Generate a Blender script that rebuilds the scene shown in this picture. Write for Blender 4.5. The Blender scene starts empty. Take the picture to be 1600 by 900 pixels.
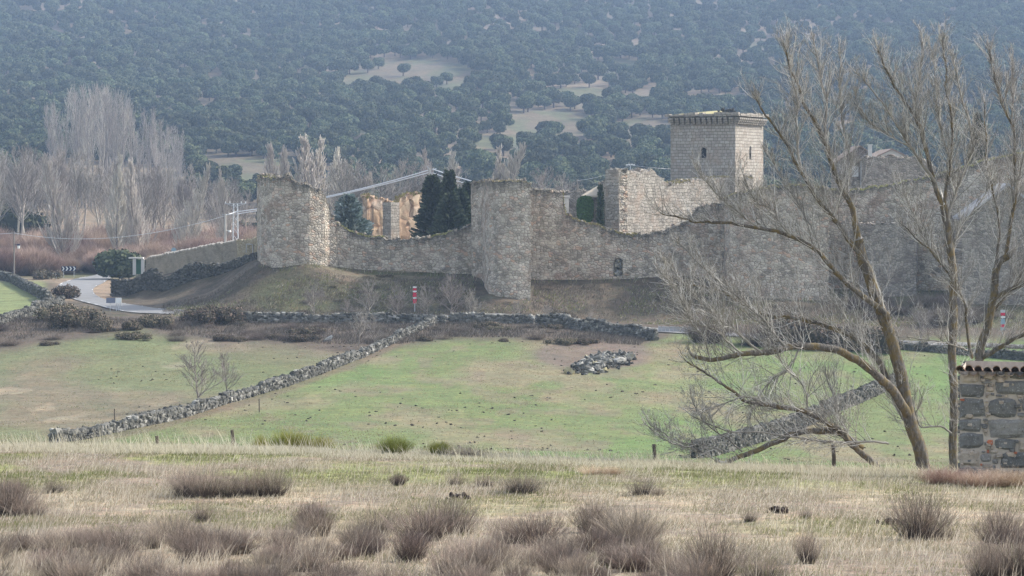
import bpy, math, random
import numpy as np
from math import radians, sin, cos, pi

# ------------------------------------------------------------------ camera, sky, sun, exposure
sc = bpy.context.scene
F = 3608.0            # focal length in pixels of the 1600 px wide photograph
HZ = 300.0            # row of the horizon
cam = bpy.data.cameras.new('camera')
cam.sensor_width = 36.0
cam.lens = 36.0 * F / 1600.0
cam.shift_y = -(450.0 - HZ) / 1600.0
cam.clip_start = 0.5
cam.clip_end = 6000.0
camo = bpy.data.objects.new('camera', cam)
camo.rotation_euler = (radians(90), 0, 0)
sc.collection.objects.link(camo)
sc.camera = camo

SUN_EL, SUN_AZ = 38.0, 66.0      # azimuth clockwise from +Y
world = bpy.data.worlds.new('World'); sc.world = world
world.use_nodes = True
wn = world.node_tree.nodes; wl = world.node_tree.links
bg = wn.get('Background') or wn.new('ShaderNodeBackground')
sky = wn.new('ShaderNodeTexSky'); sky.sky_type = 'NISHITA'
sky.sun_disc = False
sky.sun_elevation = radians(SUN_EL); sky.sun_rotation = radians(SUN_AZ)
sky.air_density = 1.0; sky.dust_density = 2.5; sky.ozone_density = 1.0
whs = wn.new('ShaderNodeHueSaturation'); whs.inputs['Saturation'].default_value = .5   # thin high cloud pales the sky
wl.new(sky.outputs[0], whs.inputs['Color']); wl.new(whs.outputs[0], bg.inputs['Color'])
bg.inputs['Strength'].default_value = 0.15
sl = bpy.data.lights.new('sun', 'SUN'); sl.energy = 2.4; sl.angle = radians(2.5); sl.color = (1.0, 0.94, 0.85)
so = bpy.data.objects.new('sun', sl); sc.collection.objects.link(so)
from mathutils import Vector
sd = Vector((sin(radians(SUN_AZ)) * cos(radians(SUN_EL)), cos(radians(SUN_AZ)) * cos(radians(SUN_EL)), sin(radians(SUN_EL))))
so.rotation_euler = sd.to_track_quat('Z', 'Y').to_euler()
so.location = (60, 40, 80)
sc.view_settings.view_transform = 'Standard'
try: sc.view_settings.look = 'None'
except Exception: pass
sc.view_settings.gamma = 1.0
sc.view_settings.exposure = 1.33
sc.render.engine = 'CYCLES'
sc.cycles.use_denoising = True
sc.cycles.max_bounces = 5; sc.cycles.diffuse_bounces = 2; sc.cycles.glossy_bounces = 1
sc.cycles.transparent_max_bounces = 4; sc.cycles.volume_bounces = 1
sc.cycles.volume_step_rate = 4

# ------------------------------------------------------------------ numpy helpers
RNG = np.random.default_rng(7)
_lat = np.random.default_rng(99).random((64, 64, 64)).astype(np.float32)
def vnoise(x, y, z=0.0):
    x = np.asarray(x, float); y = np.asarray(y, float); z = np.broadcast_to(np.asarray(z, float), x.shape)
    xi = np.floor(x).astype(int); yi = np.floor(y).astype(int); zi = np.floor(z).astype(int)
    fx, fy, fz = x - xi, y - yi, z - zi
    fx = fx * fx * (3 - 2 * fx); fy = fy * fy * (3 - 2 * fy); fz = fz * fz * (3 - 2 * fz)
    def L(a, b, c): return _lat[(xi + a) & 63, (yi + b) & 63, (zi + c) & 63]
    c00 = L(0,0,0)*(1-fx)+L(1,0,0)*fx; c10 = L(0,1,0)*(1-fx)+L(1,1,0)*fx
    c01 = L(0,0,1)*(1-fx)+L(1,0,1)*fx; c11 = L(0,1,1)*(1-fx)+L(1,1,1)*fx
    return (c00*(1-fy)+c10*fy)*(1-fz)+(c01*(1-fy)+c11*fy)*fz
def fbm(x, y, z=0.0, o=4):
    s = 0.0; a = 0.5
    for k in range(o):
        s = s + a * vnoise(np.asarray(x) * 2**k + 17.3*k, np.asarray(y) * 2**k + 5.1*k, np.asarray(z) * 2**k); a *= 0.5
    return s / (1 - 0.5**o)
def sstep(a, b, x):
    t = np.clip((np.asarray(x, float) - a) / (b - a), 0, 1); return t * t * (3 - 2 * t)

def P(px, row, D):
    return np.array([(px - 800.0) / F * D, D, -(row - HZ) / F * D])

# ------------------------------------------------------------------ terrain heights
near = [(25, 900), (32, 847), (40, 803), (50, None), (58, None), (62, None), (68, None), (80, None), (110, None), (140, None), (160, None)]
far = [(600, 366), (750, 322), (900, 262), (1000, 228), (1300, 138), (1600, 62), (2000, -32), (2600, -160)]
mid = {
 -600: [(178,692),(200,655),(240,585),(270,530),(287,501),(300,492),(340,470),(400,444),(470,423),(520,408)],
 0:    [(178,692),(200,655),(240,585),(270,530),(287,501),(300,492),(340,470),(400,444),(470,423),(520,408)],
 200:  [(178,692),(200,655),(240,585),(270,530),(287,503),(300,492),(340,470),(400,444),(470,423),(520,408)],
 250:  [(178,692),(200,655),(240,585),(270,532),(287,504),(300,493),(317,482),(343,462),(348,436),(365,428),(385,432),(420,432),(470,420),(520,407)],
 330:  [(178,692),(200,655),(240,585),(270,534),(290,505),(303,492),(315,474),(328,450),(336,432),(341,418),(360,408),(380,410),(420,415),(470,412),(520,404)],
 400:  [(178,692),(200,655),(240,582),(270,535),(292,504),(302,494),(308,470),(314,442),(320,412),(326,402),(345,398),(360,400),(400,408),(470,408),(520,400)],
 480:  [(178,692),(200,655),(240,582),(270,535),(292,504),(302,494),(307,470),(312,440),(317,412),(325,403),(345,396),(380,392),(430,394),(520,390)],
 560:  [(178,694),(200,656),(240,582),(270,535),(292,504),(302,494),(307,472),(313,444),(320,428),(326,412),(345,394),(380,388),(430,388),(520,386)],
 700:  [(178,698),(200,658),(240,582),(270,535),(292,504),(302,494),(307,468),(313,446),(319,434),(326,412),(345,394),(380,388),(430,388),(520,386)],
 790:  [(178,700),(200,659),(240,583),(270,535),(292,504),(300,495),(304,472),(308,458),(313,446),(319,436),(326,412),(345,394),(380,388),(430,388),(520,386)],
 850:  [(178,702),(200,660),(240,584),(270,536),(288,508),(302,496),(308,470),(315,448),(320,437),(327,412),(345,394),(380,388),(430,388),(520,386)],
 1000: [(178,706),(200,664),(240,588),(265,545),(278,527),(290,514),(302,500),(309,472),(315,452),(320,438),(327,412),(345,394),(380,388),(430,388),(520,386)],
 1080: [(178,710),(200,668),(240,592),(262,550),(276,530),(290,515),(300,505),(309,474),(320,440),(327,412),(345,394),(380,388),(430,388),(520,386)],
 1180: [(178,713),(200,672),(240,596),(262,555),(276,533),(288,522),(300,500),(309,470),(318,455),(328,425),(345,396),(380,388),(430,388),(520,386)],
 1290: [(178,716),(200,675),(240,600),(262,560),(276,538),(288,526),(300,500),(310,475),(322,455),(332,425),(345,400),(380,388),(430,388),(520,386)],
 1600: [(178,720),(200,680),(240,608),(262,568),(274,548),(288,536),(300,505),(312,475),(322,450),(332,430),(345,408),(380,390),(430,388),(520,386)],
 2200: [(178,720),(200,680),(240,608),(262,568),(274,548),(288,536),(300,505),(312,475),(322,450),(332,430),(345,408),(380,390),(430,388),(520,386)],
}
GU = np.concatenate([np.linspace(-3400, -300, 32)[:-1], np.arange(-300, 1900, 5.0), np.linspace(1900, 5000, 32)])
GD = np.concatenate([np.linspace(-80, 20, 26)[:-1], np.arange(20, 70, 0.5), np.arange(70, 170, 2.0), np.arange(170, 440, 1.0), np.arange(440, 700, 5.0), np.linspace(700, 2700, 180)])
_cols = sorted(mid)
_tab = []
for c in _cols:
    rr = np.interp(c, [0, 400, 800, 1200, 1600], [697, 703, 714, 731, 742])
    fill = {50: 752 + (rr - 735) * .25, 58: rr + 9, 62: rr, 68: rr + 8, 80: rr + 50, 110: rr + 62, 140: rr + 25, 160: rr + 3}
    pts = [(-80, -1.0), (2, -1.75), (14, -2.9)]
    for d, r in near: pts.append((d, -((r if r else fill[d]) - HZ) / F * d))
    for d, r in mid[c]: pts.append((d, -(r - HZ) / F * d))
    for d, r in far: pts.append((d, -(r - HZ) / F * d))
    pts.append((2700, pts[-1][1] + 20))
    _tab.append(np.interp(GD, [p[0] for p in pts], [p[1] for p in pts]))
_tab = np.array(_tab)                      # cols x D
GZ = np.empty((len(GU), len(GD)))
for j in range(len(GD)): GZ[:, j] = np.interp(GU, _cols, _tab[:, j])
def _blur(a, ax, n):
    for _ in range(n):
        b = np.moveaxis(a, ax, 0).copy()
        b[1:-1] = (b[:-2] + 2 * b[1:-1] + b[2:]) / 4
        a = np.moveaxis(b, 0, ax)
    return a
GZ = _blur(_blur(GZ, 1, 3), 0, 8)
_U, _D = np.meshgrid(GU, GD, indexing='ij')
_X = (_U - 800) / F * np.maximum(_D, 12)
amp = np.interp(_D, [0, 20, 60, 170, 290, 305, 420, 620, 800, 1200, 2700], [.1, .15, .12, .4, .25, .5, .4, 2, 7, 16, 50])
GZ = GZ + amp * (fbm(_X / np.interp(_D, [0, 60, 300, 600, 2700], [6, 6, 18, 60, 260]), _D / np.interp(_D, [0, 60, 300, 600, 2700], [6, 6, 18, 60, 260]) + 3.3, 1.0, 4) - .5)
# keep the road shelf flat
def gz(x, y):
    x = np.asarray(x, float); y = np.asarray(y, float)
    u = 800 + x * F / np.maximum(y, 12)
    iu = np.clip(np.searchsorted(GU, u) - 1, 0, len(GU) - 2); idd = np.clip(np.searchsorted(GD, y) - 1, 0, len(GD) - 2)
    fu = np.clip((u - GU[iu]) / (GU[iu+1] - GU[iu]), 0, 1); fd = np.clip((y - GD[idd]) / (GD[idd+1] - GD[idd]), 0, 1)
    return (GZ[iu, idd]*(1-fu)+GZ[iu+1, idd]*fu)*(1-fd)+(GZ[iu, idd+1]*(1-fu)+GZ[iu+1, idd+1]*fu)*fd
def G(px, row, lo=20, hi=2500):
    """first ground point seen along a line of sight, between two distances"""
    D = np.linspace(lo, hi, 4000)
    z = gz((px - 800) / F * D, D); r = HZ - z * F / D
    k = np.argmax(r <= row)
    if not (r <= row).any(): k = len(D) - 1
    return np.array([(px - 800) / F * D[k], D[k], z[k]])
def ground_pt(px, D):
    x = (px - 800) / F * D
    return np.array([x, D, float(gz(x, D))])

# ------------------------------------------------------------------ mesh helpers
COL = sc.collection
def mesh_from(name, V, faces, mats, smooth=False, attr=None, uv=None, midx=None):
    """faces: list of int arrays (n,3) or (n,4)"""
    V = np.ascontiguousarray(V, np.float32)
    me = bpy.data.meshes.new(name)
    faces = [np.asarray(f, np.int32) for f in faces if len(f)]
    tot = np.concatenate([np.full(len(f), f.shape[1], np.int32) for f in faces])
    loops = np.concatenate([f.ravel() for f in faces])
    st = np.concatenate([[0], np.cumsum(tot)[:-1]]).astype(np.int32)
    me.vertices.add(len(V)); me.vertices.foreach_set('co', V.ravel())
    me.loops.add(len(loops)); me.loops.foreach_set('vertex_index', loops)
    me.polygons.add(len(tot)); me.polygons.foreach_set('loop_start', st); me.polygons.foreach_set('loop_total', tot)
    if not isinstance(mats, (list, tuple)): mats = [mats]
    for m in mats: me.materials.append(m)
    if midx is not None: me.polygons.foreach_set('material_index', np.asarray(midx, np.int32))
    me.polygons.foreach_set('use_smooth', np.full(len(tot), smooth, bool))
    me.update(calc_edges=True)
    if attr is not None:
        for k, a in attr.items():
            a = np.asarray(a, np.float32)
            if a.ndim == 1:
                at = me.attributes.new(k, 'FLOAT', 'POINT'); at.data.foreach_set('value', a)
            else:
                if a.shape[1] == 3: a = np.concatenate([a, np.ones((len(a), 1), np.float32)], 1)
                at = me.attributes.new(k, 'FLOAT_COLOR', 'POINT'); at.data.foreach_set('color', a.ravel())
    if uv is not None:
        l = me.uv_layers.new(name='UVMap'); l.data.foreach_set('uv', np.asarray(uv, np.float32)[loops].ravel())
    return me
class MB:
    def __init__(s): s.V = []; s.Q = []; s.T = []; s.n = 0; s.A = []; s.UV = []
    def add(s, V, Q=None, T=None, tint=None, uv=None):
        V = np.asarray(V, float)
        if Q is not None and len(Q): s.Q.append(np.asarray(Q, int) + s.n)
        if T is not None and len(T): s.T.append(np.asarray(T, int) + s.n)
        s.V.append(V); s.n += len(V)
        s.A.append(np.full(len(V), .5) if tint is None else np.broadcast_to(tint, len(V)).astype(float))
        s.UV.append(np.zeros((len(V), 2)) if uv is None else uv)
        return s
    def box(s, c, size, rz=0.0, tint=None, taper=1.0):
        a = np.array([[-1,-1,-1],[1,-1,-1],[1,1,-1],[-1,1,-1],[-1,-1,1],[1,-1,1],[1,1,1],[-1,1,1]], float)
        a[4:, :2] *= taper
        a = a * np.asarray(size) / 2
        R = np.array([[cos(rz), -sin(rz), 0],[sin(rz), cos(rz), 0],[0,0,1]])
        V = a @ R.T + np.asarray(c)
        return s.add(V, [[0,3,2,1],[4,5,6,7],[0,1,5,4],[1,2,6,5],[2,3,7,6],[3,0,4,7]], tint=tint, uv=np.stack([a[:, 0] + a[:, 1], a[:, 2]], 1))
    def tube(s, pts, rad, sides=6, tint=None, cap=False):
        pts = np.asarray(pts, float); n = len(pts); rad = np.broadcast_to(rad, n)
        d = np.gradient(pts, axis=0); d /= np.linalg.norm(d, axis=1)[:, None] + 1e-9
        ref = np.array([0.31, .17, 1.0]) if abs(d[0, 2]) < .9 else np.array([1.0, .2, 0.1])
        u = np.cross(d, ref); u /= np.linalg.norm(u, axis=1)[:, None] + 1e-9
        v = np.cross(d, u)
        an = np.arange(sides) * 2 * pi / sides
        V = pts[:, None] + rad[:, None, None] * (np.cos(an)[None, :, None] * u[:, None] + np.sin(an)[None, :, None] * v[:, None])
        i = np.arange(n - 1)[:, None] * sides; k = np.arange(sides)[None]; k2 = (k + 1) % sides
        Q = np.stack([i + k, i + k2, i + sides + k2, i + sides + k], -1).reshape(-1, 4)
        V = V.reshape(-1, 3)
        if cap:
            Vc = np.concatenate([V, pts[:1], pts[-1:]]); nb = len(V); kk = np.arange(sides); k3 = (kk + 1) % sides
            T = np.concatenate([np.stack([kk, np.full(sides, nb), k3], 1), np.stack([kk + (n-1)*sides, k3 + (n-1)*sides, np.full(sides, nb+1)], 1)])
            return s.add(Vc, Q, T, tint=tint)
        return s.add(V, Q, tint=tint)
    def build(s, name, mat, parent=None, at=(0, 0, 0), smooth=False, uv=False):
        V = np.concatenate(s.V) - np.asarray(at)
        fs = []
        if s.Q: fs.append(np.concatenate(s.Q))
        if s.T: fs.append(np.concatenate(s.T))
        me = mesh_from(name, V, fs, mat, smooth, {'tint': np.concatenate(s.A)}, np.concatenate(s.UV) if uv else None)
        return link(name, me, parent, at)
def link(name, me, parent=None, at=(0, 0, 0)):
    o = bpy.data.objects.new(name, me); COL.objects.link(o)
    if parent is not None: o.parent = parent
    else: o.location = at
    return o
def tag(o, label=None, cat=None, group=None, kind=None):
    if label: o['label'] = label
    if cat: o['category'] = cat
    if group: o['group'] = group
    if kind: o['kind'] = kind
    return o
def thing(name, label, cat, loc=(0, 0, 0), group=None, rz=0.0):
    o = bpy.data.objects.new(name, None); COL.objects.link(o)
    o.location = loc; o.rotation_euler = (0, 0, rz); o.empty_display_size = .5
    return tag(o, label, cat, group)
def dup(root, loc, rz=0.0, sc_=1.0, label=None, group=None):
    r = root.copy(); COL.objects.link(r); r.location = loc; r.rotation_euler = (0, 0, rz)
    r.scale = (sc_, sc_, sc_) if np.isscalar(sc_) else sc_
    if label: r['label'] = label
    if group: r['group'] = group
    for ch in list(root.children):
        c = ch.copy(); COL.objects.link(c); c.parent = r
    return r

# ------------------------------------------------------------------ materials
class NT:
    def __init__(s, name):
        s.m = bpy.data.materials.new(name); s.m.use_nodes = True
        s.n = s.m.node_tree.nodes; s.l = s.m.node_tree.links
        s.b = s.n['Principled BSDF']; s.b.inputs['Roughness'].default_value = .9
        s.b.inputs['Specular IOR Level'].default_value = .2
        s.out = s.n['Material Output']
    def node(s, t, **k):
        n = s.n.new(t)
        for a, v in k.items(): setattr(n, a, v)
        return n
    def L(s, a, b): s.l.new(a, b)
    def attr(s, name, out='Fac'):
        n = s.node('ShaderNodeAttribute', attribute_name=name); return n.outputs[out]
    def coord(s, kind='Object', scale=None):
        n = s.node('ShaderNodeTexCoord'); o = n.outputs[kind]
        if scale is not None:
            m = s.node('ShaderNodeMapping'); m.inputs['Scale'].default_value = scale; s.L(o, m.inputs['Vector']); o = m.outputs[0]
        return o
    def noise(s, vec, scale, detail=4, rough=.55, out='Fac'):
        n = s.node('ShaderNodeTexNoise'); n.inputs['Scale'].default_value = scale; n.inputs['Detail'].default_value = detail
        n.inputs['Roughness'].default_value = rough
        if vec is not None: s.L(vec, n.inputs['Vector'])
        return n.outputs[out]
    def ramp(s, fac, stops, interp='LINEAR'):
        n = s.node('ShaderNodeValToRGB'); cr = n.color_ramp; cr.interpolation = interp
        while len(cr.elements) < len(stops): cr.elements.new(.5)
        for e, (p, c) in zip(cr.elements, stops):
            e.position = p; e.color = (*c, 1) if len(c) == 3 else c
        s.L(fac, n.inputs[0]); return n.outputs[0]
    def mix(s, fac, a, b, mode='MIX'):
        n = s.node('ShaderNodeMix', data_type='RGBA', blend_type=mode)
        if hasattr(fac, 'links'): s.L(fac, n.inputs[0])
        else: n.inputs[0].default_value = fac
        for i, v in ((6, a), (7, b)):
            if hasattr(v, 'links'): s.L(v, n.inputs[i])
            else: n.inputs[i].default_value = (*v, 1)
        return n.outputs[2]
    def math(s, op, a, b=0.0, clamp=False):
        n = s.node('ShaderNodeMath', operation=op, use_clamp=clamp)
        for i, v in ((0, a), (1, b)):
            if hasattr(v, 'links'): s.L(v, n.inputs[i])
            else: n.inputs[i].default_value = v
        return n.outputs[0]
    def bump(s, h, strength=.5, dist=.1):
        n = s.node('ShaderNodeBump'); n.inputs['Strength'].default_value = strength; n.inputs['Distance'].default_value = dist
        s.L(h, n.inputs['Height']); s.L(n.outputs[0], s.b.inputs['Normal'])
    def base(s, c):
        if hasattr(c, 'links'): s.L(c, s.b.inputs['Base Color'])
        else: s.b.inputs['Base Color'].default_value = (*c, 1)
        return s.m
g3 = lambda v: (v, v, v)
def simple(name, c, rough=.8, var=.25, scale=3.0, metal=0.0):
    t = NT(name); n = t.noise(t.coord(), scale, 5)
    t.base(t.mix(n, tuple(x * (1 - var) for x in c), tuple(min(1, x * (1 + var)) for x in c)))
    t.b.inputs['Roughness'].default_value = rough; t.b.inputs['Metallic'].default_value = metal
    return t.m
def tinted(name, stops, rough=.9, objvar=.15, trans=0.0, noise_scale=None):
    """colour by the per-vertex 'tint' value of pieces, slightly varied from object to object"""
    t = NT(name); a = t.attr('tint')
    if noise_scale:
        a = t.math('ADD', a, t.math('MULTIPLY', t.math('SUBTRACT', t.noise(t.coord(), noise_scale, 3), .5), .8), True)
    c = t.ramp(a, stops)
    oi = t.node('ShaderNodeObjectInfo')
    hs = t.node('ShaderNodeHueSaturation')
    t.L(t.math('ADD', t.math('MULTIPLY', oi.outputs['Random'], 2 * objvar), 1 - objvar), hs.inputs['Value'])
    t.L(t.math('ADD', t.math('MULTIPLY', oi.outputs['Random'], .04), .48), hs.inputs['Hue'])
    t.L(c, hs.inputs['Color'])
    t.base(hs.outputs[0]); t.b.inputs['Roughness'].default_value = rough
    return t.m

def translucent(mat, f=.4):
    nt_ = mat.node_tree; b = nt_.nodes['Principled BSDF']; tr = nt_.nodes.new('ShaderNodeBsdfTranslucent'); mx = nt_.nodes.new('ShaderNodeMixShader'); mx.inputs[0].default_value = f
    if b.inputs['Base Color'].links: nt_.links.new(b.inputs['Base Color'].links[0].from_socket, tr.inputs['Color'])
    nt_.links.new(b.outputs[0], mx.inputs[1]); nt_.links.new(tr.outputs[0], mx.inputs[2]); nt_.links.new(mx.outputs[0], nt_.nodes['Material Output'].inputs['Surface']); return mat
def ground_mat(name, s1, s2, bump_s=.4, bump_d=.15, contrast=.5, spots=None):
    t = NT(name); v = t.coord(); c = t.attr('Col', 'Color')
    n1 = t.noise(v, s1, 6, .65); n2 = t.noise(v, s2, 6, .7)
    k = t.math('ADD', t.math('MULTIPLY', n1, .5), t.math('MULTIPLY', n2, .5))
    f = t.ramp(k, [(.3, g3(1 - contrast)), (.5, g3(1.0)), (.7, g3(1 + contrast * .9))])
    c = t.mix(1.0, c, f, 'MULTIPLY')
    hn = t.noise(v, s1 * .7, 5, .7)
    c = t.mix(t.ramp(hn, [(.42, g3(0)), (.62, g3(.5))]), c, t.mix(1.0, c, (1.28, 1.12, 1.0), 'MULTIPLY'))
    m1 = t.noise(v, s1 * 3.1, 4, .7); c = t.mix(t.ramp(m1, [(.47, g3(0)), (.6, g3(.55))]), c, t.mix(1.0, c, (.98, .8, .8), 'MULTIPLY'))
    m2 = t.noise(v, s1 * 5.3, 3, .7); c = t.mix(t.ramp(m2, [(.52, g3(0)), (.62, g3(.5))]), c, t.mix(1.0, c, (1.6, 1.4, 1.35), 'MULTIPLY'))
    n3 = t.noise(v, s2 * 3.2, 4, .75); c = t.mix(1.0, c, t.ramp(n3, [(.3, g3(.72)), (.7, g3(1.28))]), 'MULTIPLY')
    if spots:
        sp = t.noise(v, spots, 3, .6)
        c = t.mix(t.ramp(sp, [(.7, g3(0)), (.73, g3(.85))]), c, (.05, .042, .03))
    t.base(c); t.bump(k, bump_s, bump_d)
    return t.m
M = {}
M['meadow'] = ground_mat('dry_meadow', 1.4, 9.0, .9, .12, .7)
M['pasture'] = ground_mat('short_pasture', .35, 2.2, .7, .3, .45, spots=1.15)
M['terrain'] = ground_mat('scrubby_bank', .4, 2.0, .9, .5, .6, spots=.8)
M['hill'] = ground_mat('hill_ground', .05, .4, .8, 1.0, .5)

def rubble_mat(name, cols, scale=(1.9, 2.8), mortar=(.15, .13, .105), mw=.04, stain=(.14, .12, .09), pink=(.36, .24, .17), topdark=True, bump=.9, big=.22, white=0.0):
    """irregular masonry on uv metres"""
    t = NT(name)
    uv = t.node('ShaderNodeUVMap').outputs[0]
    dn = t.noise(uv, 1.3, 3, .6, 'Color')
    dv = t.node('ShaderNodeVectorMath', operation='MULTIPLY_ADD')
    t.L(dn, dv.inputs[0]); dv.inputs[1].default_value = (.5, .35, 0); t.L(uv, dv.inputs[2])
    mp = t.node('ShaderNodeMapping'); mp.inputs['Scale'].default_value = (scale[0], scale[1], 1); t.L(dv.outputs[0], mp.inputs['Vector'])
    vo = t.node('ShaderNodeTexVoronoi', feature='F1', voronoi_dimensions='2D'); vo.inputs['Scale'].default_value = 1; t.L(mp.outputs[0], vo.inputs['Vector'])
    ve = t.node('ShaderNodeTexVoronoi', feature='DISTANCE_TO_EDGE', voronoi_dimensions='2D'); ve.inputs['Scale'].default_value = 1; t.L(mp.outputs[0], ve.inputs['Vector'])
    sx = t.node('ShaderNodeSeparateColor'); t.L(vo.outputs['Color'], sx.inputs[0])
    stone = t.ramp(sx.outputs[0], cols)
    fine = t.noise(uv, 9, 4, .7)
    stone = t.mix(1.0, stone, t.ramp(fine, [(.25, g3(.72)), (.75, g3(1.25))]), 'MULTIPLY')
    # patches: warm, grey, dark
    p1 = t.noise(uv, big, 5, .6)
    stone = t.mix(t.ramp(p1, [(.52, g3(0)), (.66, g3(.6))]), stone, pink)
    p3 = t.noise(t.coord('UV', (.7, 1, 1)), big * 1.7, 4, .6)
    stone = t.mix(t.ramp(p3, [(.52, g3(0)), (.64, g3(.5))]), stone, tuple(min(1, x * 1.25) for x in cols[-2][1]))
    p2 = t.noise(t.coord('UV', (1, .5, 1)), big * 2.3, 5, .65)
    stone = t.mix(t.ramp(p2, [(.54, g3(0)), (.72, g3(.7))]), stone, stain)
    edge = t.ramp(ve.outputs['Distance'], [(0, g3(1)), (mw, g3(.75)), (mw * 2.2, g3(0))])
    pm = t.noise(uv, big * 3, 3)
    em = t.math('MULTIPLY', edge, t.ramp(pm, [(.35, g3(.35)), (.6, g3(1))]))
    c = t.mix(em, stone, mortar)
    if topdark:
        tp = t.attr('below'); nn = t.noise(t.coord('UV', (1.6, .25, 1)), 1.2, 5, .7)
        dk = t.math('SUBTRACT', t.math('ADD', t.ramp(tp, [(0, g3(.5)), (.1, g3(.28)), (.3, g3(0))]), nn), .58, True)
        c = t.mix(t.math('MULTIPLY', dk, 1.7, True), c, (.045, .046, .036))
    t.base(c)
    h = t.math('ADD', t.math('MULTIPLY', t.ramp(ve.outputs['Distance'], [(0, g3(0)), (.22, g3(1))]), .8), t.math('MULTIPLY', fine, .5))
    t.bump(h, bump, .14)
    return t.m
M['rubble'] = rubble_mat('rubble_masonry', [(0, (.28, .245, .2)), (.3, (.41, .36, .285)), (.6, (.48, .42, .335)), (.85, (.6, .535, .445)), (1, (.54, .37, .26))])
M['inner'] = rubble_mat('pale_masonry', [(0, (.28, .26, .23)), (.4, (.38, .35, .31)), (.8, (.5, .47, .43)), (1, (.42, .32, .25))], scale=(1.6, 2.0), stain=(.2, .19, .17), pink=(.42, .31, .24), topdark=True, big=.12, mw=.06, mortar=(.11, .1, .09))
M['dark_rubble'] = rubble_mat('dark_masonry', [(0, (.21, .19, .165)), (.5, (.32, .29, .245)), (1, (.44, .39, .33))], topdark=False, pink=(.16, .12, .1))
M['plaster_wall'] = rubble_mat('rendered_wall', [(0, (.2, .17, .13)), (.5, (.24, .205, .155)), (1, (.28, .245, .19))], mortar=(.2, .17, .13), stain=(.13, .11, .08), pink=(.34, .28, .2), bump=.3, mw=.02, topdark=False)
M['tan_wall'] = rubble_mat('tan_wall', [(0, (.3, .25, .16)), (.5, (.38, .32, .21)), (1, (.45, .39, .28))], mortar=(.2, .16, .1), stain=(.26, .2, .12), pink=(.4, .32, .2), topdark=False)
M['palace'] = rubble_mat('ochre_plaster', [(0, (.3, .2, .13)), (.4, (.42, .3, .2)), (.8, (.5, .39, .27)), (1, (.4, .33, .27))], scale=(.5, .45), mortar=(.24, .16, .11), stain=(.2, .13, .09), pink=(.5, .31, .2), topdark=False, big=.35)

def ashlar_mat(name, bw=.72, rh=.46, c1=(.29, .26, .22), c2=(.41, .38, .335), mo=(.13, .115, .095), ms=.03, dist=(.35, .22), warm=(.36, .27, .2), dk=(.17, .155, .13)):
    t = NT(name); uv = t.node('ShaderNodeUVMap').outputs[0]
    dn = t.noise(uv, .9, 3, .6, 'Color')
    dv = t.node('ShaderNodeVectorMath', operation='MULTIPLY_ADD')
    t.L(dn, dv.inputs[0]); dv.inputs[1].default_value = (*dist, 0); t.L(uv, dv.inputs[2])
    br = t.node('ShaderNodeTexBrick'); t.L(dv.outputs[0], br.inputs['Vector'])
    br.inputs['Scale'].default_value = 1; br.inputs['Brick Width'].default_value = bw; br.inputs['Row Height'].default_value = rh
    br.inputs['Mortar Size'].default_value = ms; br.inputs['Mortar Smooth'].default_value = .5; br.offset = .43; br.squash = .8; br.squash_frequency = 3
    br.inputs['Color1'].default_value = (*c1, 1); br.inputs['Color2'].default_value = (*c2, 1); br.inputs['Mortar'].default_value = (*mo, 1)
    fine = t.noise(uv, 7, 4, .7); big = t.noise(uv, .3, 5, .65); pit = t.noise(uv, 2.2, 4, .7)
    c = t.mix(1.0, br.outputs['Color'], t.ramp(fine, [(.25, g3(.78)), (.75, g3(1.2))]), 'MULTIPLY')
    c = t.mix(t.ramp(big, [(.5, g3(0)), (.68, g3(.5))]), c, warm)
    c = t.mix(t.ramp(pit, [(.56, g3(0)), (.7, g3(.6))]), c, dk)
    t.base(c)
    h = t.math('ADD', t.math('MULTIPLY', br.outputs['Fac'], -1.0), t.math('MULTIPLY', fine, .6))
    t.bump(h, .9, .1)
    return t.m
M['ashlar'] = ashlar_mat('ashlar_masonry')
M['inner'] = ashlar_mat('pale_block_masonry', .62, .44, (.27, .245, .205), (.43, .395, .34), (.13, .115, .095), .035, (1.3, .9), (.42, .3, .22), (.2, .185, .16))
def stone_mat(name, stops, spk=True):
    t = NT(name); v = t.coord(); a = t.attr('tint')
    c = t.ramp(a, stops)
    n = t.noise(v, 3.5, 5, .7); c = t.mix(1.0, c, t.ramp(n, [(.25, g3(.6)), (.75, g3(1.35))]), 'MULTIPLY')
    if spk:
        s = t.noise(v, 26, 2, .8); c = t.mix(t.ramp(s, [(.62, g3(0)), (.68, g3(.85))]), c, (.42, .42, .42))
        s2 = t.noise(v, 18, 2, .8); c = t.mix(t.ramp(s2, [(.3, g3(.6)), (.38, g3(0))]), c, (.03, .03, .032))
    t.base(c); t.bump(n, .7, .05); return t.m
M['fieldstone'] = stone_mat('grey_fieldstone', [(0, (.035, .034, .03)), (.35, (.09, .088, .077)), (.7, (.18, .175, .155)), (.92, (.36, .35, .32)), (1, (.33, .28, .12))], spk=False)
M['granite'] = stone_mat('speckled_granite', [(0, (.12, .12, .118)), (.5, (.19, .188, .18)), (.72, (.29, .27, .25)), (.74, (.34, .29, .24)), (.9, (.44, .37, .3)), (.92, (.42, .13, .07)), (1, (.4, .16, .09))])
M['mortar'] = simple('lime_mortar', (.42, .37, .32), .95, .35, 9)
M['tile'] = tinted('clay_tile', [(0, (.17, .1, .075)), (.5, (.3, .2, .16)), (1, (.42, .36, .31))], objvar=.02, noise_scale=20)
M['oak_leaf'] = tinted('holm_oak_foliage', [(0, (.028, .04, .02)), (.5, (.062, .078, .036)), (1, (.13, .14, .07))], objvar=.4)
M['oak_bark'] = simple('oak_bark', (.09, .075, .06), .95, .4, 4)
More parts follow.
